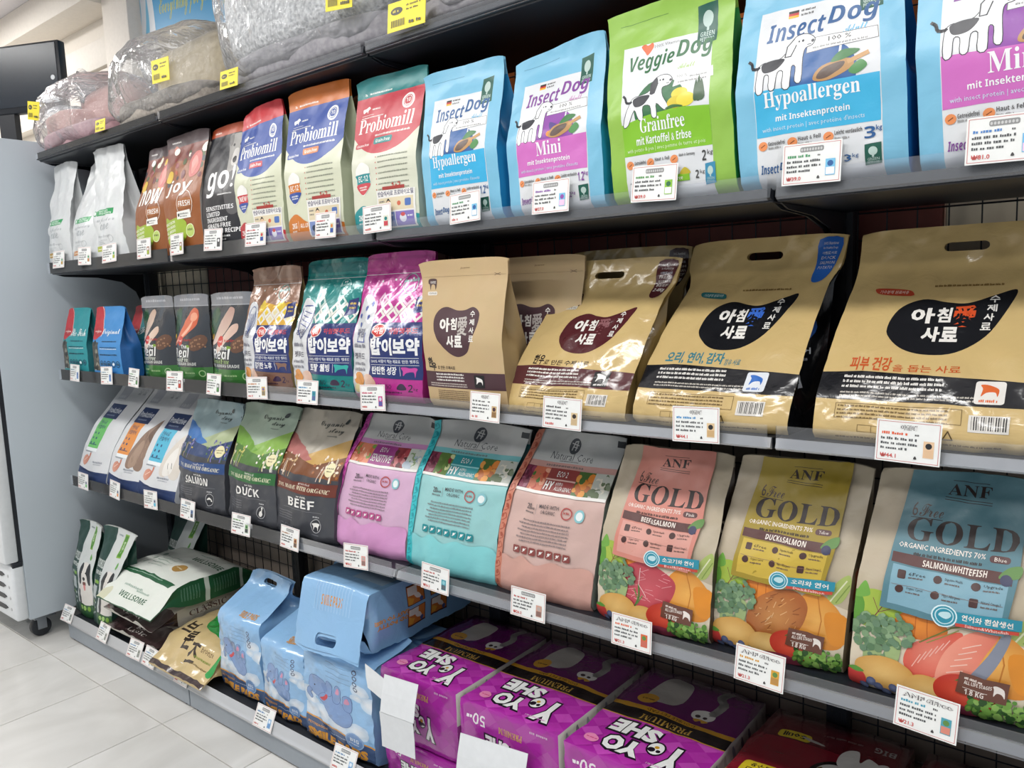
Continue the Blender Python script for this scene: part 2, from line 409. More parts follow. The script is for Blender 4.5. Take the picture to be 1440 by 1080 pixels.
def bag(name, label, cat, xl, xr, y0, z, xtl, xtr, yt, H, D, front, base, side=None, back=None, mat='satin', seal=.9, fill=.45,
        group=None, rside=(), lside=(), backart=(), bulge=.010, crk=.0022, seed=1, rz=0., rx=0., cv=None, dv=None, wv=None, hole=None,
        pouch=False, zlag=0., sealcol=None, nu=16, nv=26, loc=None, wave=.004, topskew=0., fold=1., kn=19):
    W = xr - xl; Wt = xtr - xtl; xc = (xl + xr) / 2; xs = (xtl + xtr) / 2 - xc; yc = y0 + D / 2; ys = yt - yc
    root = empty(name, loc or (xc, yc, z), label, cat, group, (rx, 0, rz))
    v = np.linspace(0, 1, nv + 1); u = np.linspace(0, 1, nu + 1)
    d = D * np.maximum(curve(dv or [(0, .93), (.08, 1), (fill, 1), (seal, .05), (1, .03)], v, kn), .02)
    w = curve(wv, v) if wv else curve([(0, W), (.5, W * 1.0), (min(.92, seal), W * .35 + Wt * .65), (1, Wt)], v)
    c = curve(cv, v, kn) if cv else curve([(0, 0), (.35, ys * .22), (1, ys)], v)
    xo = curve([(0, 0), (.4, xs * .3), (1, xs)], v)
    zz = H * (v - zlag * np.sin(v * math.pi) ** 2)
    sd = d / D
    U, V = np.meshgrid(u, v); a = 2 * U - 1
    def dent(sgn):
        g = np.zeros_like(U)
        for j in range(nv + 1):
            for i in range(nu + 1):
                x = (u[i] - .5) * W; q = v[j] * H
                n1 = noise.noise(Vector((x * 22, q * 16, seed * 3.7 + sgn))); n2 = noise.noise(Vector((x * 50 + q * 22, q * 40 - x * 20, seed * 1.9 + sgn + 5)))
                g[j, i] = n1 * crk * 1.3 - abs(n2) * crk * 1.2
        return g
    wav = wave * np.sin(U * math.pi * 2 + seed) * np.clip((V - seal + .1) * 5, 0, 1)
    if pouch: prof = (1 - np.abs(a) ** 2.4)
    else: prof = np.ones_like(a)
    hb = (bulge * (1 - a ** 2) * (sd[:, None] ** .7)) if not pouch else 0
    botr = D * .10 * np.clip(1 - V / .05, 0, 1) ** 2 if rx == 0 else 0
    yf = c[:, None] - d[:, None] / 2 * prof - hb + botr + dent(0) + wav
    yb = c[:, None] + d[:, None] / 2 * prof + hb * .6 - botr + wav + .0009
    yb = np.maximum(yb, yf + .0012)
    X = a * w[:, None] / 2 + xo[:, None]; Z = np.broadcast_to(zz[:, None], X.shape) + topskew * a * V ** 3 * H
    Z = Z - .006 * (a ** 6) * (V > .98)
    pf = Patch(np.stack([X, yf, Z], 2)); pb = Patch(np.stack([X[:, ::-1], yb[:, ::-1], Z[:, ::-1]], 2))
    js = max(2, min(nv - 1, int(round(seal * nv)))); m = M[mat]; back = back or base; side = side or base
    def rows(p, a0, b0, c_): return (p.P[a0:b0 + 1], p.N[a0:b0 + 1], c_)
    if hole:
        pr = pf.lay([Hole([(0, 0), (1, 0), (1, 1), (0, 1)], [hole], base)], zero=0, step=0)[0]; soup('bag_front', *pr, m, root)
        hb2 = [(1 - p[0], p[1]) for p in hole]
        pr = pb.lay([Hole([(0, 0), (1, 0), (1, 1), (0, 1)], [hb2], back)], zero=0, step=0)[0]; soup('bag_back', *pr, m, root)
    else:
        panel_mesh('bag_body', [rows(pf, 0, js, base), rows(pb, 0, js, back)], m, root)
        panel_mesh('top_seal', [rows(pf, js, nv, sealcol or base), rows(pb, js, nv, sealcol or back)], m, root)
    pr_ = pl_ = None
    if not pouch:
        ss = np.linspace(0, 1, 9); g = np.sqrt(np.maximum((D / 2) ** 2 - (d / 2) ** 2, 0)) * fold * np.minimum(1, V[:, 0] * 4 + .0) - .006 * sd
        def sidep(sx):
            q = ss if sx > 0 else ss[::-1]; A = np.zeros((nv + 1, 9, 3)); e = -1 if sx > 0 else 0
            for k, t in enumerate(q):
                xx = X[:, e] - sx * g * (1 - np.abs(2 * t - 1)); A[:, k, 0] = xx; A[:, k, 2] = Z[:, e]
                uu = np.clip(.5 + (xx - xo) / np.maximum(w, 1e-6), 0, 1); t2 = t if t in (0., 1.) else .12 + .76 * t   # the gusset folds in between the two faces
                for r in range(nv + 1): A[r, k, 1] = np.interp(uu[r], u, yf[r]) * (1 - t2) + np.interp(uu[r], u, yb[r]) * t2
            return Patch(A)
        pr_, pl_ = sidep(1), sidep(-1)
        for p in (pr_, pl_): panel_mesh('side_panel', [rows(p, 0, js, side)], m, root)
        bt = np.stack([np.stack([X[0, ::-1], yf[0, ::-1], Z[0, ::-1]], 1), np.stack([X[0, ::-1], yb[0, ::-1], Z[0, ::-1]], 1)], 0)
        bp = Patch(bt[:, ::-1][::-1]); bp.N = -np.abs(bp.N) * np.array([0, 0, 1.]); panel_mesh('bag_base', [(bp.P, bp.N, side)], m, root)
    for p, art in ((pf, front), (pr_, rside), (pl_, lside), (pb, backart)):
        if p is None or not art: continue
        L = p.lay(list(art))
        if 0 in L: soup('printed_artwork', *L[0], m, root)
        if 1 in L: soup('lettering', *L[1], m, root)
    return root

def again(root, loc, label, rz=None, name=None):
    c = copy_tree(root); c.location = loc; c['label'] = label
    if rz is not None: c.rotation_euler.z = rz
    return c
# ================================================================ SETTING
def struct(o): o['kind'] = 'structure'; return o
M['grout'] = plain('grout', '#9a958c', .8)
M['wall'] = plain('cream_wall_paint', '#f0e9df', .6, bump=.03)
M['ceil'] = plain('ceiling_paint', '#e6e2e6', .7)
def tile_mat():
    m, nt, b = node_mat('polished_floor_tile'); N = nt.nodes; L = nt.links
    oi = N.new('ShaderNodeObjectInfo'); ge = N.new('ShaderNodeNewGeometry')
    ad = N.new('ShaderNodeVectorMath'); ad.operation = 'MULTIPLY_ADD'; ad.inputs[1].default_value = (1, .55, 1)
    L.new(ge.outputs['Position'], ad.inputs[0])
    cb = N.new('ShaderNodeCombineXYZ')
    for i in range(3):
        mm = N.new('ShaderNodeMath'); mm.operation = 'MULTIPLY'; mm.inputs[1].default_value = (9, 5, 7)[i]; L.new(oi.outputs['Random'], mm.inputs[0]); L.new(mm.outputs[0], cb.inputs[i])
    L.new(cb.outputs[0], ad.inputs[2])
    n1 = N.new('ShaderNodeTexNoise'); n1.inputs['Scale'].default_value = 3.2; n1.inputs['Detail'].default_value = 6; n1.inputs['Distortion'].default_value = 1.6
    L.new(ad.outputs[0], n1.inputs['Vector'])
    rp = N.new('ShaderNodeValToRGB'); rp.color_ramp.elements[0].position = .32; rp.color_ramp.elements[1].position = .72
    rp.color_ramp.elements[0].color = (*lin('#c9c8c4'), 1); rp.color_ramp.elements[1].color = (*lin('#dedddA'), 1)
    L.new(n1.outputs[0], rp.inputs[0]); L.new(rp.outputs[0], b.inputs['Base Color'])
    b.inputs['Roughness'].default_value = .16; b.inputs['Specular IOR Level'].default_value = .55
    return m
M['tile'] = tile_mat()
fl = struct(MB().box(-4.3, -5.2, -.05, 4.6, .8, -.004).build('floor', M['grout']))
TX, TY = .402, .60
tm = None
for i in range(-9, 14):
    for j in range(-8, 2):
        x0 = -.788 + TX * i; y0 = -.165 + TY * j
        if x0 > 4.2 or x0 < -4.25 or y0 + TY > 1.05 or y0 < -5.1: continue
        if tm is None:
            o = MB().box(.0014, .0014, -.01, TX - .0014, TY - .0014, 0).build('tile', M['tile'], fl, bevel=.0011, seg=1); tm = o.data
        else: o = link(bpy.data.objects.new('tile', tm), fl)
        o.location = (x0, y0, 0)
struct(MB().box(-4.3, -5.2, 2.8, 4.6, .95, 2.86).build('ceiling', M['ceil']))
struct(MB().box(-4.3, .75, -.05, 4.6, .85, 2.8).build('wall_back', M['wall']))
struct(MB().box(-4.4, -5.2, -.05, -4.3, .85, 2.8).build('wall_left', M['wall']))
struct(MB().box(-4.3, .58, 2.655, -1.66, .76, 2.80).build('trim_1', M['wall'], bevel=.006))
struct(MB().box(-4.3, .69, 2.40, -1.66, .76, 2.53).build('trim_2', M['wall'], bevel=.004))
struct(MB().box(-4.3, .69, 2.24, -1.66, .76, 2.385).build('trim_3', M['wall'], bevel=.004))
struct(MB().box(-1.66, .66, 0, -1.42, .76, 2.80).build('trim_4', M['wall'], bevel=.006))
me_, nt_, b_ = node_mat('lit_diffuser'); b_.inputs['Emission Color'].default_value = (1, .98, .95, 1); b_.inputs['Emission Strength'].default_value = 5; b_.inputs['Base Color'].default_value = (.9, .9, .9, 1)
M['lit'] = me_; M['white'] = plain('white_enamel', '#dfe3e6', .35)
for k, (x, y) in enumerate(CEIL_LIGHTS):
    r = empty('ceiling_light', (x, y, 2.8), 'long rectangular ceiling light panel %s' % ['far left over the aisle', 'over the left end of the shelves', 'over the middle of the shelves', 'over the right end of the shelves', 'behind the viewer on the left', 'behind the viewer on the right', 'added unseen to brighten the cream wall above the fridge'][k], 'light', 'ceiling light panels')
    MB().box(-.62, -.17, -.03, .62, .17, 0).build('frame', M['white'], r)
    MB().box(-.59, -.14, -.0335, .59, .14, -.0305).build('diffuser', M['lit'], r)

# ---- back partition seen through the wire grid
BOARD = {'b': plain('beige_board', '#c9bea8', .6), 'r': plain('dark_red_board', '#6e342c', .55), 'o': plain('orange_board', '#e07c38', .55), 'g': plain('taupe_board', '#a3968a', .6), 'n': plain('brown_board', '#5e3f34', .6)}
bp_ = empty('back_partition', (0, .43, 0), 'partition of dark red, beige and orange boards seen through the wire grid behind the shelves', 'partition')
for x0, x1, z0, z1, c in [(-.9, -.525, .99, 1.46, 'b'), (-.52, .1, .99, 1.40, 'r'), (.105, .72, .99, 1.40, 'r'), (.725, 1.33, .99, 1.40, 'r'), (1.335, 1.955, .99, 1.40, 'r'), (1.96, 2.75, .99, 1.40, 'b'),
                          (-.52, .1, 1.405, 1.82, 'n'), (.105, .72, 1.405, 1.82, 'n'), (.725, 1.33, 1.405, 1.82, 'o'), (1.335, 1.955, 1.405, 1.82, 'o'), (1.96, 2.75, 1.405, 1.82, 'n'), (-.9, -.525, 1.465, 1.82, 'n'),
                          (-.9, -.1, .02, .985, 'g'), (-.095, .72, .02, .985, 'g'), (.725, 1.33, .02, .985, 'g'), (1.335, 2.75, .02, .985, 'g')]:
    MB().box(x0, -.012, z0, x1, .012, z1).build('board', BOARD[c], bp_, bevel=.003, seg=1)

# ---- shelving: uprights, wire grid, shelf boards with brackets and rails, base decks
BX = [(-.868, -.003, 'left end bay'), (.003, .897, 'second bay from the left'), (.903, 1.797, 'third bay from the left'), (1.803, 2.70, 'right-hand bay')]
ZS = [1.783, 1.383, .997, .599]
for k, x in enumerate((-.855, 0, .9, 1.8, 2.7)):
    u = empty('shelf_upright', (x, .35, 0), 'black steel shelf upright %s' % ['at the left end beside the fridge', 'between the left end bay and the second bay', 'between the second and third bays', 'between the third and right-hand bays', 'at the far right end'][k], 'upright', 'shelf uprights')
    MB().box(-.02, 0, 0, .02, .04, 1.93).build('post', M['dark'], u, bevel=.002)
    sl = MB()
    for j in range(60): sl.box(-.010, -.0008, .12 + j * .03, -.006, .001, .136 + j * .03); sl.box(.006, -.0008, .12 + j * .03, .010, .001, .136 + j * .03)
    tag(sl.build('slots', M['black'], u), kind='stuff')
wire = None
for k, (x0, x1, nm) in enumerate(BX):
    g = empty('wire_grid', ((x0 + x1) / 2, .372, 0), 'black wire grid panel behind the goods in the %s' % nm, 'grid', 'wire grid panels')
    hw = (x1 - x0) / 2 - .02; b = MB(); n = int(hw * 2 / .05)
    for i in range(n + 1): xx = -hw + 2 * hw * i / n; b.tube([(xx, 0, .1), (xx, 0, 1.78)], .0016, 4, False)
    b.build('upright_wires', M['black'], g); b = MB()
    for i in range(34): b.tube([(-hw, -.003, .11 + i * .05), (hw, -.003, .11 + i * .05)], .0016, 4, False)
    b.build('cross_wires', M['black'], g)
LV = ['top shelf', 'second shelf down', 'third shelf down', 'fourth shelf down']
for lv, z in enumerate(ZS):
    for k, (x0, x1, nm) in enumerate(BX):
        s = empty('shelf', ((x0 + x1) / 2, 0, z), 'black shelf board with clear price strip, %s, %s' % (LV[lv], nm), 'shelf', 'shelf boards')
        h = (x1 - x0) / 2
        MB().box(-h, .010, -.020, h, .348, -.0006).build('board', M['black'], s, bevel=.0015, seg=1)
        MB().prism([(.0, -.016), (.009, -.020), (.009, -.001), (.006, -.001)] if lv > 1 else [(-.001, -.0135), (.009, -.0165), (.009, 0), (.003, .0008)], 0, -h + .001, h - .001).build('front_lip', M['rail'] if lv > 1 else M['dark'], s)
        ra = MB(); ra.box(-h + .004, -.0045, -.017 if lv else -.012, h - .004, -.003, .021 if lv else .007); ra.box(-h + .004, -.003, -.018, h - .004, -.001, -.0165)
        ra.build('price_strip', M['clear'], s)
        for sx in (-1, 1):
            br = MB().prism([(.02, -.021), (.345, -.021), (.345, -.14), (.33, -.14), (.31, -.09), (.26, -.052), (.17, -.034), (.05, -.029)], 0, sx * h - sx * .004, sx * h - sx * .001)
            br.build('bracket', M['black'], s)
for k, (x0, x1, nm) in enumerate(BX):
    h = (x1 - x0) / 2
    s = empty('base_deck', ((x0 + x1) / 2, 0, 0), 'grey steel base deck with kick plate and clear price strip, %s' % nm, 'shelf', 'base decks')
    MB().box(-h, -.058, .056, h, .348, .082).build('deck', M['dark'], s, bevel=.002, seg=1)
    MB().box(-h, -.066, .006, h, -.058, .066).build('kick_plate', M['grey'], s, bevel=.0015, seg=1)
    MB().box(-h, -.072, .063, h, -.058, .070).build('front_lip', M['rail'], s, bevel=.002)
    MB().prism([(-.0725, .070), (-.071, .070), (-.060, .1015), (-.0615, .102)], 0, -h + .004, h - .004).build('price_strip', M['pale_reflection'], s)
    for sx in (-1, 1): MB().tube([(sx * (h - .03), -.05, .0), (sx * (h - .03), -.05, .056)], .012, 10).build('foot', M['black'], s)

# ---- fridge at the left end
fr = empty('fridge', (-1.38, .2, 0), 'tall white upright fridge on black castors at the left end of the shelves', 'fridge')
M['fridge'] = plain('fridge_enamel', '#b9c3cb', .32, scale=3, var=.02)
M['glassdoor'] = plain('dark_glass', '#aeb9c2', .06, spec=.8)
FX = -.955
def fb(x0, y0, z0, x1, y1, z1): return MB().box(x0 + 1.38, y0 - .2, z0, x1 + 1.38, y1 - .2, z1)
fb(-1.80, -.162, .085, FX, .56, 1.85).build('cabinet', M['fridge'], fr, bevel=.004)
fb(-1.79, -.176, .31, FX - .006, -.161, 1.84).build('door_gasket', M['black'], fr)
d = fb(-1.80, -.222, .315, FX - .002, -.175, 1.84).build('door', M['white'], fr, bevel=.008)
fb(-1.72, -.2245, .42, FX - .07, -.2215, 1.77).build('glass_pane', M['glassdoor'], fr)
g = fb(-1.80, -.205, .09, FX - .001, -.160, .305).build('vent_cover', M['white'], fr, bevel=.012, seg=3)
for i in range(4):
    z = .128 + i * .043
    MB().prism([(.20, z + .010), (.33, z + .012), (.355, z + .006), (.33, z - .004), (.20, z - .010), (-.40, z - .010), (-.40, z + .010)], 1, -.4075, -.395).build('vent_slot', M['black'], fr)
    MB().tube([(.385, -.4045, z + .006), (.385, -.4065, z + .006)], .006, 12).build('screw_cap', M['rail'], fr)
fb(FX - .02, -.20, .295, FX - .001, -.165, .315).build('door_hinge', M['dark'], fr, bevel=.003)
for (x, y) in ((-1.0, -.115), (-1.75, -.115), (-1.0, .5), (-1.75, .5)):
    w = MB().tube([(x + 1.38 - .014, y - .2, .036), (x + 1.38 + .014, y - .2, .036)], .036, 20).build('castor_wheel', M['black'], fr, bevel=.004)
    b = MB(); b.box(x + 1.38 - .022, y - .225, .07, x + 1.38 + .022, y - .15, .085); b.box(x + 1.38 - .021, y - .216, .03, x + 1.38 - .017, y - .184, .072); b.box(x + 1.38 + .017, y - .216, .03, x + 1.38 + .021, y - .184, .072)
    b.build('castor_fork', plain('zinc', '#8c9298', .35, .8), w)

# ---- screen standing on the fridge
mo = empty('display_screen', (-1.62, .20, 1.853), 'black flat screen on a stand on top of the white fridge', 'screen', rot=(0, 0, .45))
M['screen'] = plain('dark_screen_glass', '#1c2733', .22, spec=.5)
MB().box(-.30, -.02, .22, .30, .02, .50).build('housing', M['black'], mo, bevel=.006)
MB().box(-.285, -.0225, .245, .285, -.0195, .49).build('screen_glass', M['screen'], mo)
MB().box(-.04, -.015, .01, .04, .015, .23).build('stand_neck', M['black'], mo)
MB().box(-.16, -.10, 0, .16, .10, .012).build('stand_foot', M['black'], mo, bevel=.003)
MB().tube([(.262, -.0225, .35), (.262, -.0235, .35)], .010, 16).build('round_badge', M['white'], mo)
for lx, w_ in ((-.1, .07), (.2, .08)): MB().box(lx, -.0235, .25, lx + w_, -.0225, .285).build('painted_reflection', M['white'], mo)  # white rectangles painted on the glass as its reflections

# ---- blue banner on the wall
bn = empty('wall_banner', (-.97, .728, 2.565), 'bright blue printed banner with white dog legs and yellow handwriting on the cream wall', 'banner', rot=(0, .09, 0))
gu, gv = np.meshgrid(np.linspace(-.46, .70, 3), np.linspace(-.17, .19, 3)); P = Patch(np.stack([gu, gu * 0 - .004, gv], 2))
panel_mesh('banner_sheet', [(P.P, P.N, '#2f9fd6')], M['card'], bn)
MB().box(-.46, -.003, -.17, .70, 0, .19).build('backing', M['white'], bn)
dog = [Rc(0, 0, .1, 1, '#7cc4e6'), Bl([(.0, 1.02), (.015, .35), (.01, .06), (.035, .03), (.05, .2), (.055, .55), (.075, .3), (.08, .05), (.12, .03), (.115, .3), (.10, .6), (.10, 1.02)], '#e8edf2'), Ln([(.06, .95), (.055, .6)], .004, '#b9c4cf')]
dog += [Tx('gobu', .13, .62, .42, 1.02, '#f4f7fa', .04), Tx(script('Everything for your dog'), .155, .2, .62, .50, '#c9c83f', 0)]
L = P.lay(dog)
soup('printed_artwork', *L[0], M['card'], bn); soup('lettering', *L[1], M['card'], bn)
# ================================================================ PRINT DESIGNS
def dog_side(cx, cy, s, asp, body='#eef0f1', patch='#2b2d36', line='#33343c', walk=False):
    """line-drawn standing dog, s = height in v; x scaled for the panel shape"""
    k = s / asp
    def p(l): return [(cx + x * k, cy + y * s) for x, y in l]
    b = [(-.42, -.05), (-.44, -.5), (-.33, -.5), (-.30, -.18), (-.20, -.2), (-.2, -.48), (-.10, -.48), (-.06, -.16), (.05, -.17), (.04, -.5), (.16, -.5), (.18, -.1), (.26, -.12), (.26, -.42), (.36, -.42), (.36, .05), (.40, .24), (.52, .28), (.56, .40), (.42, .52), (.22, .50), (.12, .30), (.0, .12), (-.2, .08), (-.34, .08)]
    if walk: b = [(-.42, .0), (-.62, -.5), (-.50, -.5), (-.32, -.18), (-.22, -.42), (-.12, -.42), (-.10, -.14), (.08, -.16), (.12, -.42), (.22, -.42), (.22, -.12), (.40, -.30), (.50, -.26), (.36, .02), (.34, .22), (.50, .26), (.56, .38), (.44, .5), (.22, .48), (.12, .28), (.0, .16), (-.2, .12), (-.34, .1)]
    pts = smooth(p(b), 3)
    r = [Ln(pts + [pts[0]], .010, line), Pg(pts, body)]
    r += [Bl(p([(-.36, .04), (-.30, -.12), (-.08, -.10), (.06, .08), (-.1, .12), (-.28, .10)]), patch), Bl(p([(.20, .48), (.08, .34), (.06, .12), (.16, .12), (.24, .34)]), patch if walk else body)]
    r += [Ln(p([(.20, .48), (.08, .34), (.06, .12), (.16, .12), (.24, .34)]), .007, line), El(*p([(.36, .40)])[0], .008, patch), El(*p([(.53, .36)])[0], .010, patch), El(*p([(.29, .40)])[0], .006, patch)]
    r += [Ln(smooth(p([(-.40, .02), (-.52, .02), (-.56, .14), (-.62, .20)]), 3)[:9], .018, patch), Ln(p([(.44, .30), (.50, .30)]), .005, line)]
    return r
def flag(x, y, w, h): return [Rc(x, y + h * .66, x + w, y + h, '#26221f'), Rc(x, y + h * .33, x + w, y + h * .66, '#c02a2a'), Rc(x, y, x + w, y + h * .33, '#f0b429')]
def tabtree(x0, y0, x1, y1, bg, fg='#b9cfc8'):
    cx = (x0 + x1) / 2; h = y1 - y0; w = x1 - x0
    return [Pg([(x0, y0), (x1, y0 + h * .05), (x1, y1), (x0, y1 - h * .05)], bg), El(cx, y0 + h * .62, w * .27, fg, h * .2), Rc(cx - w * .06, y0 + h * .34, cx + w * .06, y0 + h * .55, fg), Tx('GREEN', x0 + w * .14, y0 + h * .2, x1 - w * .14, y0 + h * .32, fg, .02), Tx('PETFOOD', x0 + w * .14, y0 + h * .08, x1 - w * .14, y0 + h * .18, fg, .02)]
def insect(title, band, circ, name, sub2, kg, tcol, veg):
    a = [Ln([(.10, .925), (.5, .93)], .004, '#4a86a8'), Pg(smooth([(.13, .0), (.875, .0), (.87, .4), (.86, .80), (.5, .805), (.135, .81), (.125, .4)], 1), '#e0e3e6')]
    a += tabtree(.755, .715, .885, .885, '#1f5a4c')
    a += flag(.32, .755, .065, .034) + [Scr(.40, .50, .777, .011, '#555', 3), Scr(.40, .49, .757, .011, '#555', 4)]
    a += [Tx(title[0], .19, .658, .56, .742, tcol, .03, .3), Tx(title[1], .57, .662, .865, .765, tcol, .03, .3), Tx(script('Adult'), .66, .630, .80, .665, band, 0)]
    a += [El(.53, .465, .215, circ, n=26), Rc(.13, .0 + .235, .865, .42, band), Pg([(.13, .41), (.13, .445), (.3, .437), (.6, .43), (.865, .435), (.865, .41)], band)]
    a += [Ln([(.655, .60), (.64, .47)], .014, '#e6e7e8'), Pg([(.45, .575), (.86, .585), (.855, .635), (.46, .638)], '#f2f3f4'), Ln([(.45, .575), (.86, .585), (.855, .635), (.46, .638), (.45, .575)], .004, '#777'), Tx('100 %', .58, .608, .71, .630, '#444', .01), Scr(.49, .83, .588, .010, '#888', 7)]
    a += dog_side(.30, .548, .22, .62)
    if veg: a += [El(.50 + .035 * i, .462 + .012 * (i % 2), .025, '#e8903a') for i in range(4)] + [Bl([(.52, .48), (.5, .53), (.6, .5), (.62, .47)], '#5a4a8a')]
    a += [Bl([(.50, .445), (.55, .50), (.70, .515), (.72, .475), (.60, .435)], '#b98c56'), Bl([(.52, .45), (.56, .49), (.67, .505), (.66, .475), (.58, .445)], '#5c4a41'), Ln([(.70, .50), (.80, .525)], .028, '#c79a63'), Bl([(.60, .51), (.66, .555), (.76, .545), (.68, .515)], '#3f7d45'), Bl([(.70, .46), (.76, .50), (.80, .47), (.74, .44)], '#4b8c4c')]
    w = '#f4f6f7'
    a += [Tx(serif(name), .19 if len(name) > 5 else .36, .345, .76 if len(name) > 5 else .62, .430 if len(name) > 5 else .425, w, .008), Tx('mit Insektenprotein', .26, .288, .70, .325, w, .02), Tx(sub2, .17, .250, .78, .277, '#cfe6f2', .0)]
    for i, x in enumerate((.17, .36, .575)):
        a += [El(x, .195, .030, '#e9935c', n=14), Ln([(x - .012, .190), (x + .012, .2)], .006, '#8a4a2a')]
    a += [Tx('Getreidefrei', .205, .193, .315, .212, '#555', .02), Tx('Haut & Fell', .395, .197, .53, .216, '#555', .02), Tx('Leicht verdaulich', .61, .199, .765, .218, '#555', .02)] + [Scr(x, x + .09, .178, .011, '#999', 11) for x in (.205, .395, .61)]
    a += [Tx(kg, .775, .165, .835, .215, tcol, .02), Tx('kg', .838, .19, .87, .218, tcol, .01)]
    a += [Tx(title[0], .15, .068, .265, .108, tcol, .02, .3), Tx(title[1], .27, .068, .36, .112, tcol, .02, .3), Bl([(.5, .10), (.56, .13), (.62, .11), (.56, .085)], '#6a5b4e'), Tx(kg, .66, .08, .70, .11, tcol, .01), Tx('kg', .705, .09, .74, .112, tcol, 0)] + tabtree(.775, .055, .865, .145, '#1f5a4c')
    return a
ENG = "with insect protein | avec protéine d'insects"
def veggie():
    g = '#2f6d43'
    a = [Ln([(.10, .925), (.5, .93)], .004, '#56823a'), Pg([(.14, .0), (.85, .0), (.85, .795), (.14, .80)], '#e0e3e6')] + tabtree(.735, .725, .88, .93, '#1f5a4c')
    a += [Bl([(.32, .76), (.29, .79), (.32, .80), (.345, .79), (.38, .80), (.39, .775), (.345, .74)], '#dd6a3c'), Tx('100% Vitamin', .40, .768, .60, .784, '#777', 0)]
    a += [Tx('Veggie', .20, .645, .57, .75, g, .03, .3), Tx('Dog', .585, .665, .86, .775, g, .03, .3), Tx(script('Adult'), .60, .63, .73, .655, '#a9cf5a', 0)]
    a += [El(.47, .455, .215, g, n=28), Pg([(.14, .24), (.85, .24), (.85, .425), (.6, .44), (.35, .425), (.14, .40)], '#86c232')]
    a += [Ln([(.72, .59), (.72, .46)], .012, '#e6e7e8'), Pg([(.57, .545), (.87, .565), (.865, .615), (.60, .605)], '#f2f3f4'), Tx('100 %', .60, .585, .68, .6, '#666', 0), Scr(.70, .84, .578, .010, '#888', 7), Scr(.61, .84, .558, .010, '#888', 8)]
    a += dog_side(.37, .505, .215, .62, walk=True)
    a += [El(.63, .505, .065, '#e2cf3c', .028), El(.60, .465, .065, '#d8c233', .03), El(.68, .47, .07, '#ead747', .034)] + [Bl([(.74 + .02 * i, .46), (.75 + .02 * i, .56 + .02 * (i % 2)), (.78 + .02 * i, .47)], '#3a5a3a') for i in range(3)] + [Bl([(.52, .44), (.58, .455), (.66, .44)], '#3f6d3a')]
    w = '#f4f6f7'
    a += [Tx(serif('Grainfree'), .30, .345, .66, .415, w, .008), Tx('mit Kartoffel & Erbse', .26, .287, .70, .33, w, .02), Tx('with potato & pea | avec pomme de terre et pois', .17, .25, .80, .276, '#e2f2c8', 0)]
    for i, x in enumerate((.185, .365, .56)): a += [El(x, .195, .032, '#e9935c', n=14), Ln([(x - .012, .19), (x + .012, .2)], .006, '#8a4a2a')]
    a += [Tx('Getreidefrei', .225, .193, .325, .212, '#555', .02), Tx('Haut & Fell', .405, .197, .52, .216, '#555', .02), Tx('Made in Germany', .60, .199, .72, .218, '#555', .02), Tx('2', .77, .17, .80, .22, '#444', .02), Tx('kg', .81, .19, .85, .22, '#444', 0)]
    a += [Tx(script('Veggie'), .17, .06, .30, .11, '#4a4c4e', .01), Tx(script('Dog'), .31, .065, .40, .115, '#4a4c4e', .01), Rc(.43, .085, .67, .12, '#86c232'), Tx(serif('Grainfree'), .47, .092, .62, .113, '#f3f6ea', .01), Bl([(.6, .12), (.64, .15), (.68, .12)], '#c7b53a'), Tx('2', .715, .09, .74, .13, '#444', .02), Tx('kg', .75, .105, .785, .13, '#444', 0)] + tabtree(.79, .055, .865, .16, '#3c8cb0')
    return a
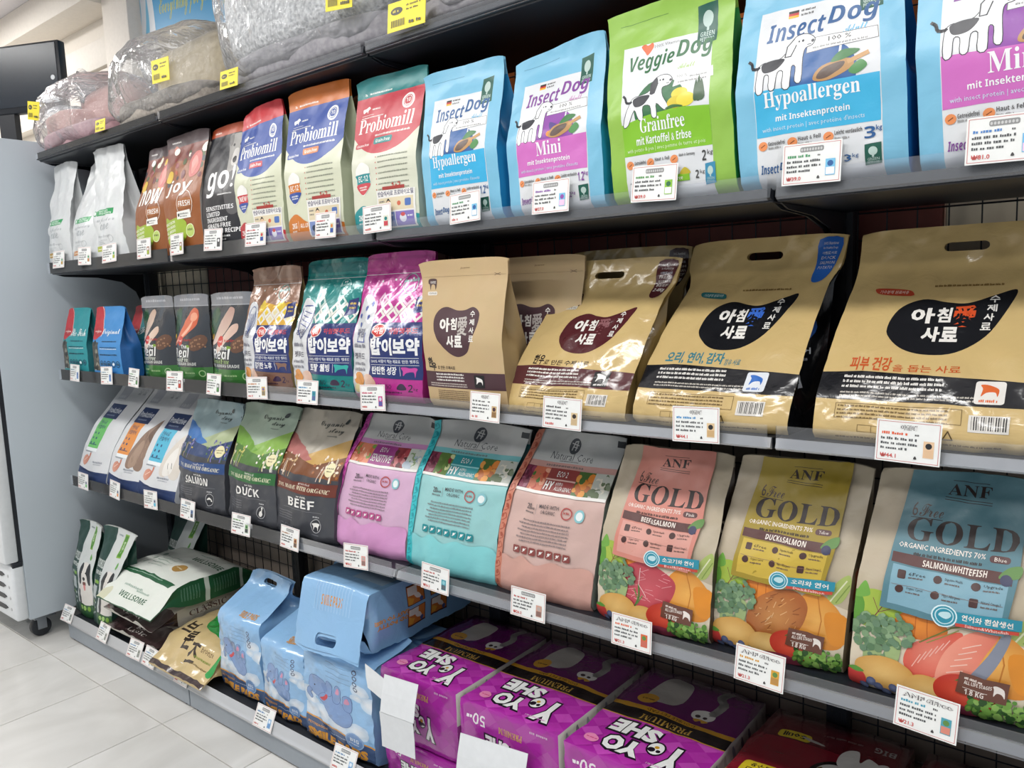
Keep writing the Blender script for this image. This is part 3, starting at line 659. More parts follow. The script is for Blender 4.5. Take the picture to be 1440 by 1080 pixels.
def probio(top, shield, acc, bot, code, glu, em):
    w = '#f1f1ec'
    a = [Rc(0, .875, 1, 1.0, top), Tx('a', .12, .89, .16, .905, w), Scr(.2, .55, .892, .012, w, 5)]
    a += [Pg([(0, .875), (1, .875), (1, .62)] + [(x, .49 + .13 * abs(2 * x - 1) ** 2.2) for x in np.linspace(.97, .03, 16)] + [(0, .62)], shield)]
    a += [Ring(.795, .795, .085, .022, w), Ring(.795, .795, .055, .008, w), Tx('10', .765, .785, .825, .812, w, .02), Scr(.755, .83, .765, .008, w, 3)]
    a += [Bl([(.13, .775), (.12, .80), (.17, .805), (.21, .815), (.24, .80), (.21, .79), (.20, .77), (.18, .785)], w, 3), Scr(.27, .40, .785, .012, w, 6), Ln([(.11, .757), (.30, .757)], .004, w), Scr(.10, .48, .738, .008, w, 9)]
    a += [Tx(serif('Probiomill'), .07, .640, .90, .735, w, .012, .12), Scr(.36, .92, .607, .014, w, 12)]
    a += [RR(.05, .545, .31, .578, glu, .02), Tx('Gluten-Free', .075, .553, .285, .571, w, .015), RR(.36, .553, .64, .595, acc, .02), Tx('Grain-Free', .39, .562, .61, .586, w, .02)]
    for i in range(7): a += [El(.44, .467 - .034 * i, .008, '#c9695f', n=8), Scr(.47, .93, .462 - .034 * i, .010, '#8d9183', 40 + i)]
    em_ = [(.08, .375), (.10, .42), (.20, .45), (.32, .42), (.335, .375), (.33, .30), (.20, .24), (.10, .30)]
    a += [Bl([(x, y) for x, y in em_], w), Bl([(.085, .375), (.33, .375), (.325, .36), (.33, .30), (.20, .245), (.10, .30), (.09, .35)], em[0], 3), Bl([(.095, .315), (.325, .315), (.31, .285), (.20, .245), (.115, .275)], em[1], 3), Tx(code, .12, .33, .30, .366, w, .03), Scr(.13, .29, .29, .010, w, 2), Scr(.14, .28, .275, .010, w, 3)]
    a += [Bl([(0, -.01), (0, .12), (.10, .165), (.22, .175), (.40, .12), (.7, .085), (1, .09), (1, -.01)], bot), Tx('2KG', .08, .085, .20, .12, w, .02), Ln([(.235, .07), (.235, .13)], .004, w), Tx('ALL LIFE STAGES', .27, .085, .62, .112, w, .02), Scr(.08, .2, .062, .01, w, 5)]
    a += [Pg([(.43, .02), (.96, .02), (.965, .25), (.435, .255)], '#eceae6'), Rc(.53, .255, .83, .275, '#a8433e'), Tx('1+2', .66, .262, .78, .296, '#b8453c', .03), Tx('반습식사료 프로바이오밀', .455, .215, .945, .248, '#4a4a6a', .02), Rc(.455, .125, .94, .205, '#e0d3b4')]
    a += [El(.60, .17, .035, '#e8c9a8'), Bl([(.565, .175), (.60, .20), (.635, .175), (.6, .187)], '#2b2b2b'), Bl([(.56, .13), (.60, .155), (.64, .13)], '#f2f2f2', 3), El(.75, .165, .025, '#cf6a4d'), RR(.83, .145, .91, .19, '#5676b8', .015), Scr(.47, .55, .18, .012, '#777', 3), Scr(.47, .55, .155, .012, '#777', 4)]
    a += [Rc(.455, .03, .69, .115, '#7f93c6'), Rc(.70, .03, .94, .115, '#8a7cc0'), El(.53, .07, .04, '#39485f'), El(.80, .075, .045, '#e6e8f0'), El(.80, .095, .03, '#d05a5a', .012), Scr(.86, .93, .08, .012, '#f3f3f3', 3), Scr(.59, .68, .09, .012, '#f3f3f3', 4)]
    return a
def white_np(stripe):
    return [Rc(.20, .405, .26, .45, '#2f9a5a'), El(.15, .43, .045, '#e4ebe6'), Ring(.15, .43, .045, .016, '#2f9a5a'), Pg([(.26, .405), (.72, .41), (.74, .46), (.26, .455)], '#2f9a5a'), Tx("NATURE'S", .30, .434, .62, .45, '#e9f4ec', .02), Tx('PROTECTION', .30, .414, .68, .43, '#e9f4ec', .02),
            Tx(script('superior'), .15, .335, .78, .385, '#aab0b3', 0), Tx(script('care'), .30, .28, .66, .335, '#a3a9ac', 0), Tx('White Dogs', .12, .21, .66, .235, '#a9aeb1', .01), Ring(.66, .20, .06, .01, '#b5b9bb')] + Scrs(.12, .55, .155, .20, 3, '#b3b7b9', 8) + [Rc(.08, .10, .72, .145, stripe), Bl([(.58, .115), (.62, .135), (.66, .118), (.62, .105)], '#f3f1e0'), Scr(.12, .4, .115, .012, '#f5f2e0', 3)]
def joy(word, s):
    rnd = random.Random(s); a = [Rc(0, .90, 1, 1, '#4d4043'), Scr(.12, .35, .935, .014, '#e8e3e0', 3), Pg([(0, .72), (.3, .78), (1, .74), (1, .9), (0, .9)], '#7b3a2c')]
    for i in range(26):
        x, y = rnd.uniform(.02, .98), rnd.uniform(.60, .89); r = rnd.uniform(.025, .07)
        a.append(El(x, y, r, rnd.choice(['#8a2c2c', '#4c5a2c', '#b5583a', '#33363f', '#d9b23c', '#6d2a30', '#a3703a', '#efe9d8', '#3e5230']), r * rnd.uniform(.35, .7), 9, rnd.uniform(0, 3)))
    a += [Bl([(.70, .62), (.66, .74), (.78, .82), (.92, .80), (.90, .66)], '#c0564f'), Bl([(.74, .64), (.72, .74), (.80, .79), (.86, .72)], '#dd8a80'), Bl([(.05, .62), (.12, .70), (.24, .68), (.2, .6)], '#dcb93a'), El(.25, .86, .07, '#f0ebe0', .03)]
    a += [Tx(word, .10, .475, .80 if word == 'joy' else .86, .615, '#f1eee9', .04, .2), Bl([(.46, .38), (.45, .43), (.62, .45), (.84, .44), (.84, .39), (.62, .365)], '#a4683c'), Tx('FRESH', .50, .385, .80, .43, '#f1eee9', .03), Ring(.65, .405, .20, .010, '#e9e2da')]
    a += [Bl([(.08, .1), (.06, .30), (.2, .29), (.40, .30), (.55, .29), (.66, .24), (.62, .12), (.3, .09)], '#9db83a'), Pg([(.44, .285), (.78, .29), (.77, .355), (.45, .345)], '#f0f0ea'), Scr(.52, .74, .32, .014, '#555', 4), Scr(.52, .70, .30, .012, '#777', 5), El(.49, .318, .025, '#333'), El(.74, .185, .10, '#b9cf72'), Ring(.74, .185, .10, .012, '#e6efc4'), Scr(.68, .8, .185, .02, '#4c5a2c', 4)] + [Tx(t, .03, .25 - .035 * i, .36, .272 - .035 * i, '#f3f3e4', .03, 0, .12) for i, t in enumerate(('ADULT RECIPE', 'WITH GRAINS', 'ALL BREEDS', 'DOG FOOD'))]
    return a
def go_art():
    w = '#f0f0f0'; a = [Rc(0, .925, 1, 1, '#b5502f'), Scr(.12, .3, .945, .014, '#f1dcd2', 3)]
    a += [Bl([(.66, .58), (.62, .74), (.58, .83), (.62, .90), (.74, .915), (.90, .90), (.97, .82), (.90, .72), (.92, .58)], '#9b9894'), Bl([(.60, .82), (.56, .90), (.66, .915), (.68, .84)], '#6f6c6a'), Bl([(.90, .9), (.98, .9), (.99, .80), (.93, .80)], '#6f6c6a'), Bl([(.70, .68), (.74, .78), (.84, .78), (.86, .68), (.78, .65)], '#c9c6c2'), El(.78, .70, .05, '#2b2b2d'), El(.71, .82, .022, '#1f1f22'), El(.85, .82, .022, '#1f1f22'), Bl([(.70, .3), (.68, .58), (.9, .58), (.94, .3)], '#5d5c5d')]
    a += [Tx('go!', .16, .42, .84, .66, w, .04), Scr(.5, .86, .43, .012, w, 3)]
    a += [Tx(t, .18, .315 - .046 * i, .18 + l, .350 - .046 * i, w, .03) for i, (t, l) in enumerate((('SENSITIVITIES', .66), ('LIMITED', .36), ('INGREDIENT', .54), ('GRAIN-FREE', .60), ('SALMON RECIPE', .80)))] + [Scr(.18, .8, .10, .016, w, 6), Scr(.18, .7, .075, .014, w, 7)]
    return a
def orijen(word, bg, strip='#b8323a'):
    a = [Bl([(0, 1.0), (.28, 1.0), (.34, .92), (.38, .78), (.42, .66), (.36, .60), (.0, .55)], strip, 4), Ln([(.28, 1.0), (.37, .80), (.42, .66), (.36, .58)], .012, '#e7d9cf'), El(.20, .64, .16, '#a92b33', .07), Tx(script('orijen'), .06, .62, .34, .67, '#f0e6df', .01)]
    rnd = random.Random(len(word)); a += [Rc(0, .10, .30, .5, '#4b4a44')] + [Bl([(x, y), (x + .08, y + .05), (x + .14, y + .01), (x + .06, y - .03)], c, 3) for x, y, c in [(rnd.uniform(.0, .18), rnd.uniform(.12, .48), rnd.choice(['#8c8a7c', '#2c2d2b', '#b9b3a2', '#6d675a'])) for _ in range(14)]]
    a += [Tx(script(word), .40, .585, .94, .69, '#eef3f4', .02), Scr(.42, .92, .505, .018, '#1e3c52', 3), Scr(.38, .94, .425, .014, '#1e3c52', 4), Scr(.38, .94, .405, .014, '#dbe8ee', 5)] + [Scr(.36, .95, .32, .022, '#1c3a50', 9)] + [Ring(.40 + .125 * i, .20, .055, .012, '#1d3a50') for i in range(5)] + [El(.40 + .125 * i, .20, .03, '#e6eef2' if i == 3 else '#2a5068', .02) for i in range(5)]
    return a
def real(kind):
    a = [Rc(0, .86, 1, 1, '#83868c'), Scr(.15, .85, .925, .03, '#b9bcc2', 4), Ln([(0, .865), (1, .865)], .012, '#a5a8ae'), Rc(0, .0, 1, .175, '#3f7a3a')]
    a += [Bl([(.0, .4), (.05, .75), (.2, .84), (.3, .7), (.16, .45)], '#2f5236'), El(.07, .50, .06, '#d98a32'), El(.10, .44, .05, '#b5432c'), El(.17, .52, .04, '#e0b23a'), El(.05, .58, .05, '#4f7a38')]
    if kind == 'c': a += [Bl([(.22, .46), (.22, .60), (.32, .78), (.42, .84), (.50, .78), (.46, .64), (.34, .50)], ('#e3cfc0', '#c2a592', 'y')), Bl([(.30, .40), (.42, .52), (.56, .62), (.66, .63), (.68, .56), (.55, .46), (.38, .36)], ('#e9d8ca', '#d0b3a0', 'x'))]
    if kind == 's': a += [Bl([(.02, .40), (.3, .50), (.45, .72), (.62, .84), (.76, .80), (.76, .66), (.60, .56), (.36, .46), (.1, .36)], ('#e0805e', '#cd6448', 'x')), Bl([(.12, .42), (.36, .50), (.56, .64), (.66, .70), (.60, .60), (.38, .48)], '#efb49a'), El(.66, .74, .09, '#eaa386', .05)]
    if kind == 'd': a += [Bl([(.22, .44), (.3, .62), (.44, .78), (.52, .84), (.62, .80), (.58, .66), (.40, .50)], ('#dcc3b6', '#b9968a', 'y')), Bl([(.30, .38), (.46, .52), (.60, .64), (.72, .66), (.72, .58), (.55, .46), (.38, .35)], ('#ead2c4', '#cfae9f', 'x'))]
    a += [El(.42, .475, .07, '#c9403a'), Tx('real', .38, .465, .46, .49, '#f3e5e0', .01), Tx('harim', .52, .47, .74, .50, '#b5372f', .02), El(.8, .45, .16, '#6b4e3e', .08, 14, .5), El(.62, .41, .05, '#7fa33c', .02)]
    rnd = random.Random(7); a += [El(rnd.uniform(.70, .92), rnd.uniform(.40, .50), .014, '#9a7458', n=7) for _ in range(16)]
    a += [Tx('The', .44, .385, .60, .435, '#f1f1ef', .03), Tx('Real', .20, .285, .66, .40, '#f1f1ef', .03, .2), Tx(ital('GrainFree'), .16, .235, .62, .29, '#b6d08c' if kind == 'd' else '#e6ecdf', .02), Tx('100% HUMAN GRADE', .12, .195, .78, .23, '#dfe0dc', .02), Scr(.12, .46, .115, .024, '#a9cf93', 4), Scr(.50, .76, .10, .02, '#a9cf93', 5), Ring(.86, .105, .05, .014, '#a9cf93'), Scr(.12, .4, .07, .014, '#8fbb7d', 6)]
    return a
def bobi(col, top2, sub, dogc, pat, left):
    n = '#26346f'; a = [Rc(0, .90, 1, .97, top2), Ln([(.0, .875), (1, .875)], .012, top2), Ln([(0, .855), (1, .855)], .005, '#eef2f4')]
    a += [Bl([(0, .20), (.02, .60), (.10, .72), (.30, .64), (.33, .40), (.30, .14), (.18, .06), (0, .05)], '#d9dce0', 4)]
    rnd = random.Random(len(sub)); 
    a += [Pg([(.32, .52), (1, .52), (1, .69), (.85, .71), (.66, .68), (.45, .71), (.32, .69)], pat[2] if col == '#7d5a4a' else col)]
    for r in range(3):
        for c in range(5):
            x = .40 + c * .165 + (.0825 if r % 2 else 0); y = .578 + r * .052
            if r == 2 and c % 2: continue
            if x > .99: continue
            d = [(x, y - .05), (x + .078, y), (x, y + .05), (x - .078, y)]; q = [(x, y - .026), (x + .04, y), (x, y + .026), (x - .04, y)]
            a += [Pg(d, '#e6e4dc' if r < 2 else pat[0]), Pg(q, pat[c % 2] if col == '#7d5a4a' else col)]
    a += [El(rnd.uniform(.3, .85), rnd.uniform(.76, .83), .012, '#d7e6e4', n=8) for _ in range(5)] + [Ring(.72, .785, .10, .008, '#8fc7c2'), Scr(.62, .82, .79, .02, '#a9d3cf', 5, 1, .05)]
    a += [Pg([(.32, .165), (1, .155), (1, .53), (.33, .53)], n), Pg([(.82, .58), (.97, .60), (.97, .71), (.84, .69)], '#2a3470'), Scr(.86, .95, .66, .018, '#d9b94a', 3), Scr(.86, .95, .63, .016, '#d9b94a', 4)]
    a += [Bl([(.36, .475), (.40, .515), (.48, .52), (.55, .49), (.52, .445), (.44, .43), (.38, .41), (.40, .445)], '#e9e2dc'), Bl([(.37, .475), (.41, .51), (.48, .513), (.54, .487), (.51, .45), (.44, .438)], '#c93a34'), Tx('하림', .40, .455, .51, .497, '#f5efe9', .02), Tx('하림펫푸드', .585, .455, .94, .495, '#c4404a', .02)]
    a += [Tx('밥이보약', .36, .315, .97, .43, '#f3f4f6', .045), Ln([(.35, .297), (.96, .297)], .005, '#dfe2ea'), Tx('100% 사람이 먹는 재료로 만든 펫푸드', .36, .262, .96, .286, '#e3e6ee', .015), Ln([(.35, .25), (.96, .25)], .004, '#dfe2ea'), Tx(sub, .36, .185, .70, .24, '#f3f4f6', .025), Ln([(.745, .18), (.745, .24)], .005, '#dfe2ea')]
    a += [Bl([(.78, .18), (.775, .21), (.76, .235), (.80, .238), (.86, .232), (.92, .235), (.945, .225), (.93, .205), (.92, .17), (.90, .205), (.82, .2)], dogc, 4)]
    a += [Rc(.33, .0, 1, .155, col), Tx('2', .84, .075, .89, .125, '#3c2a44', .03), Tx('kg', .90, .08, .95, .105, '#3c2a44', 0), Tx('V', .46, .09, .50, .125, '#3c2a44', .02), Tx('NO', .56, .09, .64, .125, '#3c2a44', .01), Bl([(.70, .09), (.73, .125), (.79, .125), (.82, .09)], '#3c2a44', 3), Scr(.45, .8, .065, .014, '#3c2a44', 4)]
    a += [Tx('하림', .07, .43, .22, .49, '#6d6f86', .02), Scr(.04, .28, .36, .03, '#7d7f8e', 5), Tx('펫푸드', .06, .28, .25, .325, '#5a5c6a', .015), Scr(.05, .26, .24, .024, '#8c8e98', 8), Scr(.05, .26, .20, .024, '#8c8e98', 9)]
    if left == 'leaf': a += [Ln(smooth([(.06, .64), (.08, .50), (.18, .42), (.28, .52), (.30, .64), (.18, .66)], 3), .012, '#31458c')] + [Ln([(.10, .62 - .03 * i), (.27, .60 - .035 * i)], .009, '#31458c') for i in range(4)]
    elif left == 'fan': a += [Ln([(.16, .45), (.05 + .045 * i, .62)], .008, '#3a549c') for i in range(6)] + [Ln(smooth([(.05, .62), (.16, .68), (.28, .60), (.22, .5), (.10, .5)], 3), .008, '#3a549c')]
    else: a += [Bl([(x, y), (x + .02, y + .012), (x + .04, y), (x + .02, y - .025)], '#4456a8', 3) for x, y in ((.05, .58), (.14, .63), (.21, .57), (.1, .52), (.22, .66))] + [Ln([(.10, .46), (.10, .40), (.24, .40), (.24, .46)], .010, '#4456a8')]
    a += [Bl([(.22, .17), (.26, .10), (.40, .05), (.42, .12), (.33, .18)], ('#e7cbb9', '#d2a28c', 'x')), Bl([(.05, .12), (.08, .18), (.16, .19), (.22, .14), (.18, .10)], '#e39a4e'), El(.10, .08, .06, '#e8d9a5', .03), El(.19, .085, .05, '#5f8a43', .02), El(.05, .16, .03, '#f0ede6', .02), El(.24, .07, .03, '#4a5470', .015)]
    return a
def achim(brown, word2, lc, body, tagc, flap=False, han='#b9b3ad', dogbox='#1c1b1d', dogc='#eceae6', sub=('한우', '로 만든 수제사료'), k=1.0):
    """k squeezes the print into the lower part when a handle flap is on top"""
    w = '#ece9e3'
    def y(v): return v * k
    bl = [(.17, .46), (.17, .55), (.24, .615), (.34, .635), (.46, .61), (.56, .61), (.66, .63), (.735, .585), (.72, .50), (.66, .40), (.60, .31), (.48, .275), (.36, .305), (.24, .38)]
    if flap: bl = [(.26, .50), (.29, .60), (.40, .645), (.52, .63), (.62, .625), (.74, .66), (.83, .68), (.80, .60), (.72, .48), (.60, .41), (.46, .40), (.34, .43)]
    a = [Bl([(p, y(q)) for p, q in bl], brown)]
    if not flap:
        y = lambda v: .10 + .92 * v
        a = [Bl([(p, y(q)) for p, q in bl], brown)]
        T = lambda s, x0, y0, x1, y1, c, b=.045: Tx(s, x0, y(y0), x1, y(y1), c, b)
        a += [T('아', .25, .455, .385, .555, w), T('침', .395, .47, .475, .555, w, .03), T('愛', .485, .43, .605, .565, han, .02), T('사', .345, .345, .445, .43, w), T('료', .45, .345, .55, .43, w)] + [T(c, .63, .56 - .058 * i, .685, .604 - .058 * i, w, .02) for i, c in enumerate('수제사료')]
        a += [Bl([(.09, .845), (.10, .875), (.19, .875), (.20, .845), (.185, .80), (.17, .835), (.13, .835), (.12, .80), (.105, .84)], '#4b3434', 3), Tx('국내생산', .115, .843, .185, .862, w, .01), RR(.085, .765, .205, .79, '#e2ded4', .01), Tx('가수분해 원료', .095, .77, .195, .785, '#444', .01), Ln([(.02, .845 + .045), (.98, .885)], .002, '#8d7755'), Ln([(.86, .88), (.92, .895)], .004, '#5d4a36'), Ln([(.86, .895), (.92, .88)], .004, '#5d4a36'), Tx(script('premium'), .5, .93, .6, .945, '#7c6546', 0)]
        a += [Tx('한', .05, .275, .12, .345, '#2b2624', .04), Tx('우', .10, .255, .17, .31, '#2b2624', .04), Tx(sub[1], .19, .265, .42, .29, '#3b322c', .01), Rc(0, .14, 1, .25, brown)] + [Scr(.16, .56, .228 - .020 * i, .012, w, 30 + i) for i in range(3)] + [Scr(.06, .60, .165 - .015 * i, .009, '#c9bfb6', 50 + i) for i in range(2)] + [Scr(.16, .60, .118 - .013 * i, .008, '#6f5a40', 60 + i) for i in range(6)] + [Rc(.66 + .009 * i, .08, .664 + .009 * i, .115, '#3a2f28') for i in range(16)]
        a += [RR(.65, .152, .77, .236, dogbox, .012)] + [Bl([(.675, .175), (.68, .205), (.675, .222), (.70, .22), (.74, .21), (.75, .195), (.745, .17), (.735, .19), (.7, .19)], dogc, 3)]
        return a
    T = lambda s, x0, y0, x1, y1, c, b=.045: Tx(s, x0, y(y0), x1, y(y1), c, b)
    a += [T('아', .36, .535, .475, .605, w), T('침', .485, .54, .555, .605, w, .03), T('愛', .565, .52, .66, .615, han, .03), T('사', .43, .455, .515, .52, w), T('료', .52, .455, .60, .52, w)] + [T(c, .69 + .008 * (3 - i), .625 - .04 * i, .735 + .008 * (3 - i), .657 - .04 * i, w, .02) for i, c in enumerate('수제사료')]
    a += [Tx(sub[0], .13, y(.325), .13 + .05 * len(sub[0].replace(' ', '')), y(.385), lc, .03), Tx(sub[1], .14 + .05 * len(sub[0].replace(' ', '')), y(.325), .64, y(.355), lc, .01)]
    a += [Pg([(0, y(.31)), (.2, y(.322)), (.5, y(.315)), (.8, y(.30)), (1, y(.29)), (1, y(.19)), (.5, y(.20)), (0, y(.195))], brown)] + [Scr(.12, .62, y(.292 - .021 * i), y(.012), w, 30 + i) for i in range(3)] + [Scr(.12, .80, y(.225 - .014 * i), y(.008), '#c9c3b9', 50 + i) for i in range(2)]
    a += [RR(.71, y(.205), .83, y(.295), dogbox, .014), Bl([(p, y(q)) for p, q in [(.735, .235), (.74, .265), (.73, .28), (.755, .282), (.79, .272), (.805, .26), (.80, .235), (.79, .252), (.755, .25)]], dogc, 3), Scr(.73, .81, y(.213), y(.012), dogc, 3)]
    for i in range(4): a += [Scr(.12, .66, y(.165 - .017 * i), y(.009), '#6f5a34', 70 + i)]
    a += [Ln([(.11, y(.18)), (.67, y(.18)), (.67, y(.115)), (.11, y(.115)), (.11, y(.18))], .0025, '#6f5a34')]
    for i in range(5): a += [Ln([(.22 + .066 * i, y(.085)), (.22 + .066 * i, y(.055)), (.286 + .066 * i, y(.055)), (.286 + .066 * i, y(.085)), (.22 + .066 * i, y(.085))], .0025, '#7d683f')]
    a += [Ln([(.60, y(.05)), (.62, y(.085)), (.64, y(.05)), (.60, y(.05))], .006, '#5d4a2a'), Rc(.70, y(.09), .86, y(.16), '#ddd9d2')] + [Rc(.712 + .0095 * i, y(.10), .712 + .0095 * i + .002 + .003 * ((i * 7) % 3 > 0), y(.155), '#2d2c2b') for i in range(15)] + [Scr(.12, .9, y(.025), y(.009), '#6f5a34', 90)]
    return a
# ---- food pictures printed on the tall natural-food bags
def blob(cx, cy, rx, ry, c, seed=0, n=9, j=.12):
    r = random.Random(seed); return Bl([(cx + math.cos(2 * math.pi * i / n) * rx * (1 + r.uniform(-j, j)), cy + math.sin(2 * math.pi * i / n) * ry * (1 + r.uniform(-j, j))) for i in range(n)], c, 4)
def broccoli(cx, cy, s, seed=1):
    r = random.Random(seed); a = [Bl([(cx - .3 * s, cy - .1 * s), (cx - .15 * s, cy - .9 * s), (cx + .25 * s, cy - .9 * s), (cx + .35 * s, cy - .1 * s)], '#9cb27a', 4)]
    for i in range(64):
        w = r.uniform(0, 6.28); d = math.sqrt(r.random()); a.append(El(cx + math.cos(w) * d * .8 * s, cy + .1 * s + math.sin(w) * d * .6 * s, r.uniform(.10, .2) * s, r.choice(['#6b8a66', '#7a9a74', '#587a58', '#8aa882', '#66866a']), n=8))
    return a
def kale(cx, cy, sx, sy, seed=2):
    r = random.Random(seed); a = []
    for i in range(90):
        a.append(El(cx + r.uniform(-1, 1) * sx * (1 - .3 * r.random()), cy + r.uniform(-1, 1) * sy * (.5 + .5 * r.random()), r.uniform(.012, .03), r.choice(['#3f6b2e', '#5a8c3a', '#76a648', '#2f5526', '#8db85c']), r.uniform(.008, .016), 7, r.uniform(0, 3)))
    return a
def foods(main):
    a = [Pg([(0, .0), (1, .0), (1, .33), (.8, .37), (.45, .38), (0, .36)], '#d8ccb6')]
    a += [Bl([(.04, .30), (.06, .45), (.16, .47), (.30, .44), (.33, .36), (.2, .30)], ('#a9bf4c', '#8fb040', 'x')), Ln([(.10, .31), (.20, .44)], .006, '#7a2f3a'), Ln([(.15, .37), (.27, .42)], .004, '#7a2f3a'), Ln([(.15, .37), (.11, .43)], .004, '#7a2f3a'), Bl([(.0, .30), (.0, .45), (.06, .40), (.05, .33)], '#5f9a3a'), Bl([(0, .42), (.05, .50), (.09, .44)], '#73ab4a')]
    a += [blob(.40, .355, .15, .062, ('#e08a36', '#cf7226', 'r'), 3, 9, .06), Ln([(.37, .41), (.37, .30)], .006, '#b9621f'), Ln([(.43, .41), (.44, .31)], .006, '#b9621f'), Ln([(.39, .41), (.38, .445)], .02, '#7d6a3a')]
    a += [Bl([(.86, .36), (.90, .45), (.98, .50), (1.0, .44), (.95, .36)], '#a9bb6a'), Ln([(.88, .36), (.97, .47)], .01, '#dfe3bd'), Ln([(.92, .36), (.99, .45)], .008, '#7f9a4a')]
    a += [Bl([(.62, .22), (.66, .34), (.78, .40), (.92, .34), (1.0, .25), (.98, .14), (.84, .12), (.70, .16)], ('#efb45c', '#d98a33', 'r')), Ln([(.80, .39), (.84, .26), (.82, .16)], .008, '#c77a2c'), Bl([(.86, .3), (1, .29), (1, .16), (.90, .16)], '#e2902f')]
    if main == 'beef':
        a += [Bl([(.22, .24), (.26, .34), (.44, .40), (.62, .36), (.72, .30), (.66, .18), (.50, .10), (.34, .12), (.24, .17)], ('#cc5c66', '#b8424f', 'r'))]; r = random.Random(4)
        for i in range(26):
            x, y = r.uniform(.28, .64), r.uniform(.16, .35); a.append(Ln([(x, y), (x + r.uniform(.02, .09), y + r.uniform(-.02, .03))], .004, '#e6a3a8'))
        a += [Ln([(.38, .13), (.41, .19), (.40, .26)], .014, '#4f7d3a'), Ln([(.40, .15), (.44, .20)], .008, '#5f8f45'), Ln([(.40, .18), (.36, .23)], .008, '#5f8f45'), Ln([(.42, .36), (.40, .26), (.47, .20)], .006, '#f0c9c9')]
    if main == 'duck':
        a += [Bl([(.30, .18), (.36, .30), (.50, .37), (.66, .38), (.74, .32), (.70, .20), (.56, .10), (.40, .10)], ('#c98c50', '#a9602f', 'r'))]; r = random.Random(5)
        for i in range(30):
            x, y = r.uniform(.36, .66), r.uniform(.15, .34); a.append(Ln([(x, y), (x + r.uniform(.01, .05), y + r.uniform(.0, .03))], .005, r.choice(['#e3b784', '#8a4c26', '#d9a063'])))
    if main == 'salmon':
        a += [Bl([(.32, .18), (.36, .27), (.50, .33), (.62, .36), (.60, .26), (.50, .15), (.40, .12)], ('#ea8a76', '#d9604f', 'r')), Bl([(.50, .14), (.54, .27), (.66, .37), (.80, .385), (.74, .28), (.66, .15), (.58, .09)], ('#f0a08a', '#e27a66', 'x')), Bl([(.66, .16), (.76, .29), (.82, .385), (.86, .37), (.80, .24), (.70, .13)], '#8a90a0')]
        for i in range(6): a += [Ln([(.54 + .018 * i, .15 + .03 * i), (.62 + .02 * i, .17 + .032 * i)], .006, '#f6cdbd'), Ln([(.37 + .03 * i, .17 + .02 * i), (.41 + .03 * i, .23 + .018 * i)], .005, '#f4bdb0')]
        a += [Ln([(.40, .285), (.56, .375), (.66, .40)], .008, '#6f7d3a'), Ln([(.44, .29), (.60, .37)], .006, '#8a9a4c')]
    a += broccoli(.13, .235, .165, 3) + broccoli(.25, .285, .14, 8)
    a += [blob(.22, .105, .175, .075, ('#e6bf74', '#cf9c4f', 'r'), 5, 9, .05), blob(.47, .085, .14, .062, ('#e9c681', '#d3a459', 'r'), 6, 9, .05)]
    a += [blob(.66, .115, .17, .075, ('#dd5a44', '#c23a2c', 'r'), 7, 10, .04), Bl([(.60, .15), (.66, .165), (.72, .15), (.69, .17), (.66, .155), (.63, .17)], '#4f7d36', 3), blob(.58, .028, .17, .030, ('#a8475f', '#8c3049', 'y'), 9, 8, .04)]
    a += [blob(.05, .045, .07, .045, ('#d64a44', '#c23a38', 'r'), 8), Bl([(.0, .085), (.05, .10), (.10, .085), (.05, .075)], '#5f9a3f', 3)] + [El(.10 + .045 * i, .018 + .016 * ((i * 2) % 3), .03, ('#7a86a8', '#4c5880', 'r'), n=10) for i in range(5)]
    a += kale(.84, .065, .17, .055, 6)
    a += [Pg([(.615, .115), (.865, .095), (.875, .185), (.63, .205)], '#6d4538'), Scr(.655, .76, .176, .012, '#e9ded6', 3, .9, -.08), Tx('ALL LIFE STAGES', .655, .152, .79, .168, '#f0e8e1', .02, 0, -.05), Ln([(.65, .14), (.77, .13)], .003, '#e9ded6'), Tx('1.8 KG', .66, .110, .755, .134, '#f0e8e1', .02, 0, -.05), Bl([(.80, .125), (.80, .155), (.795, .168), (.815, .17), (.85, .155), (.855, .12), (.84, .135), (.815, .14)], '#f0e8e1', 3)]
    return a
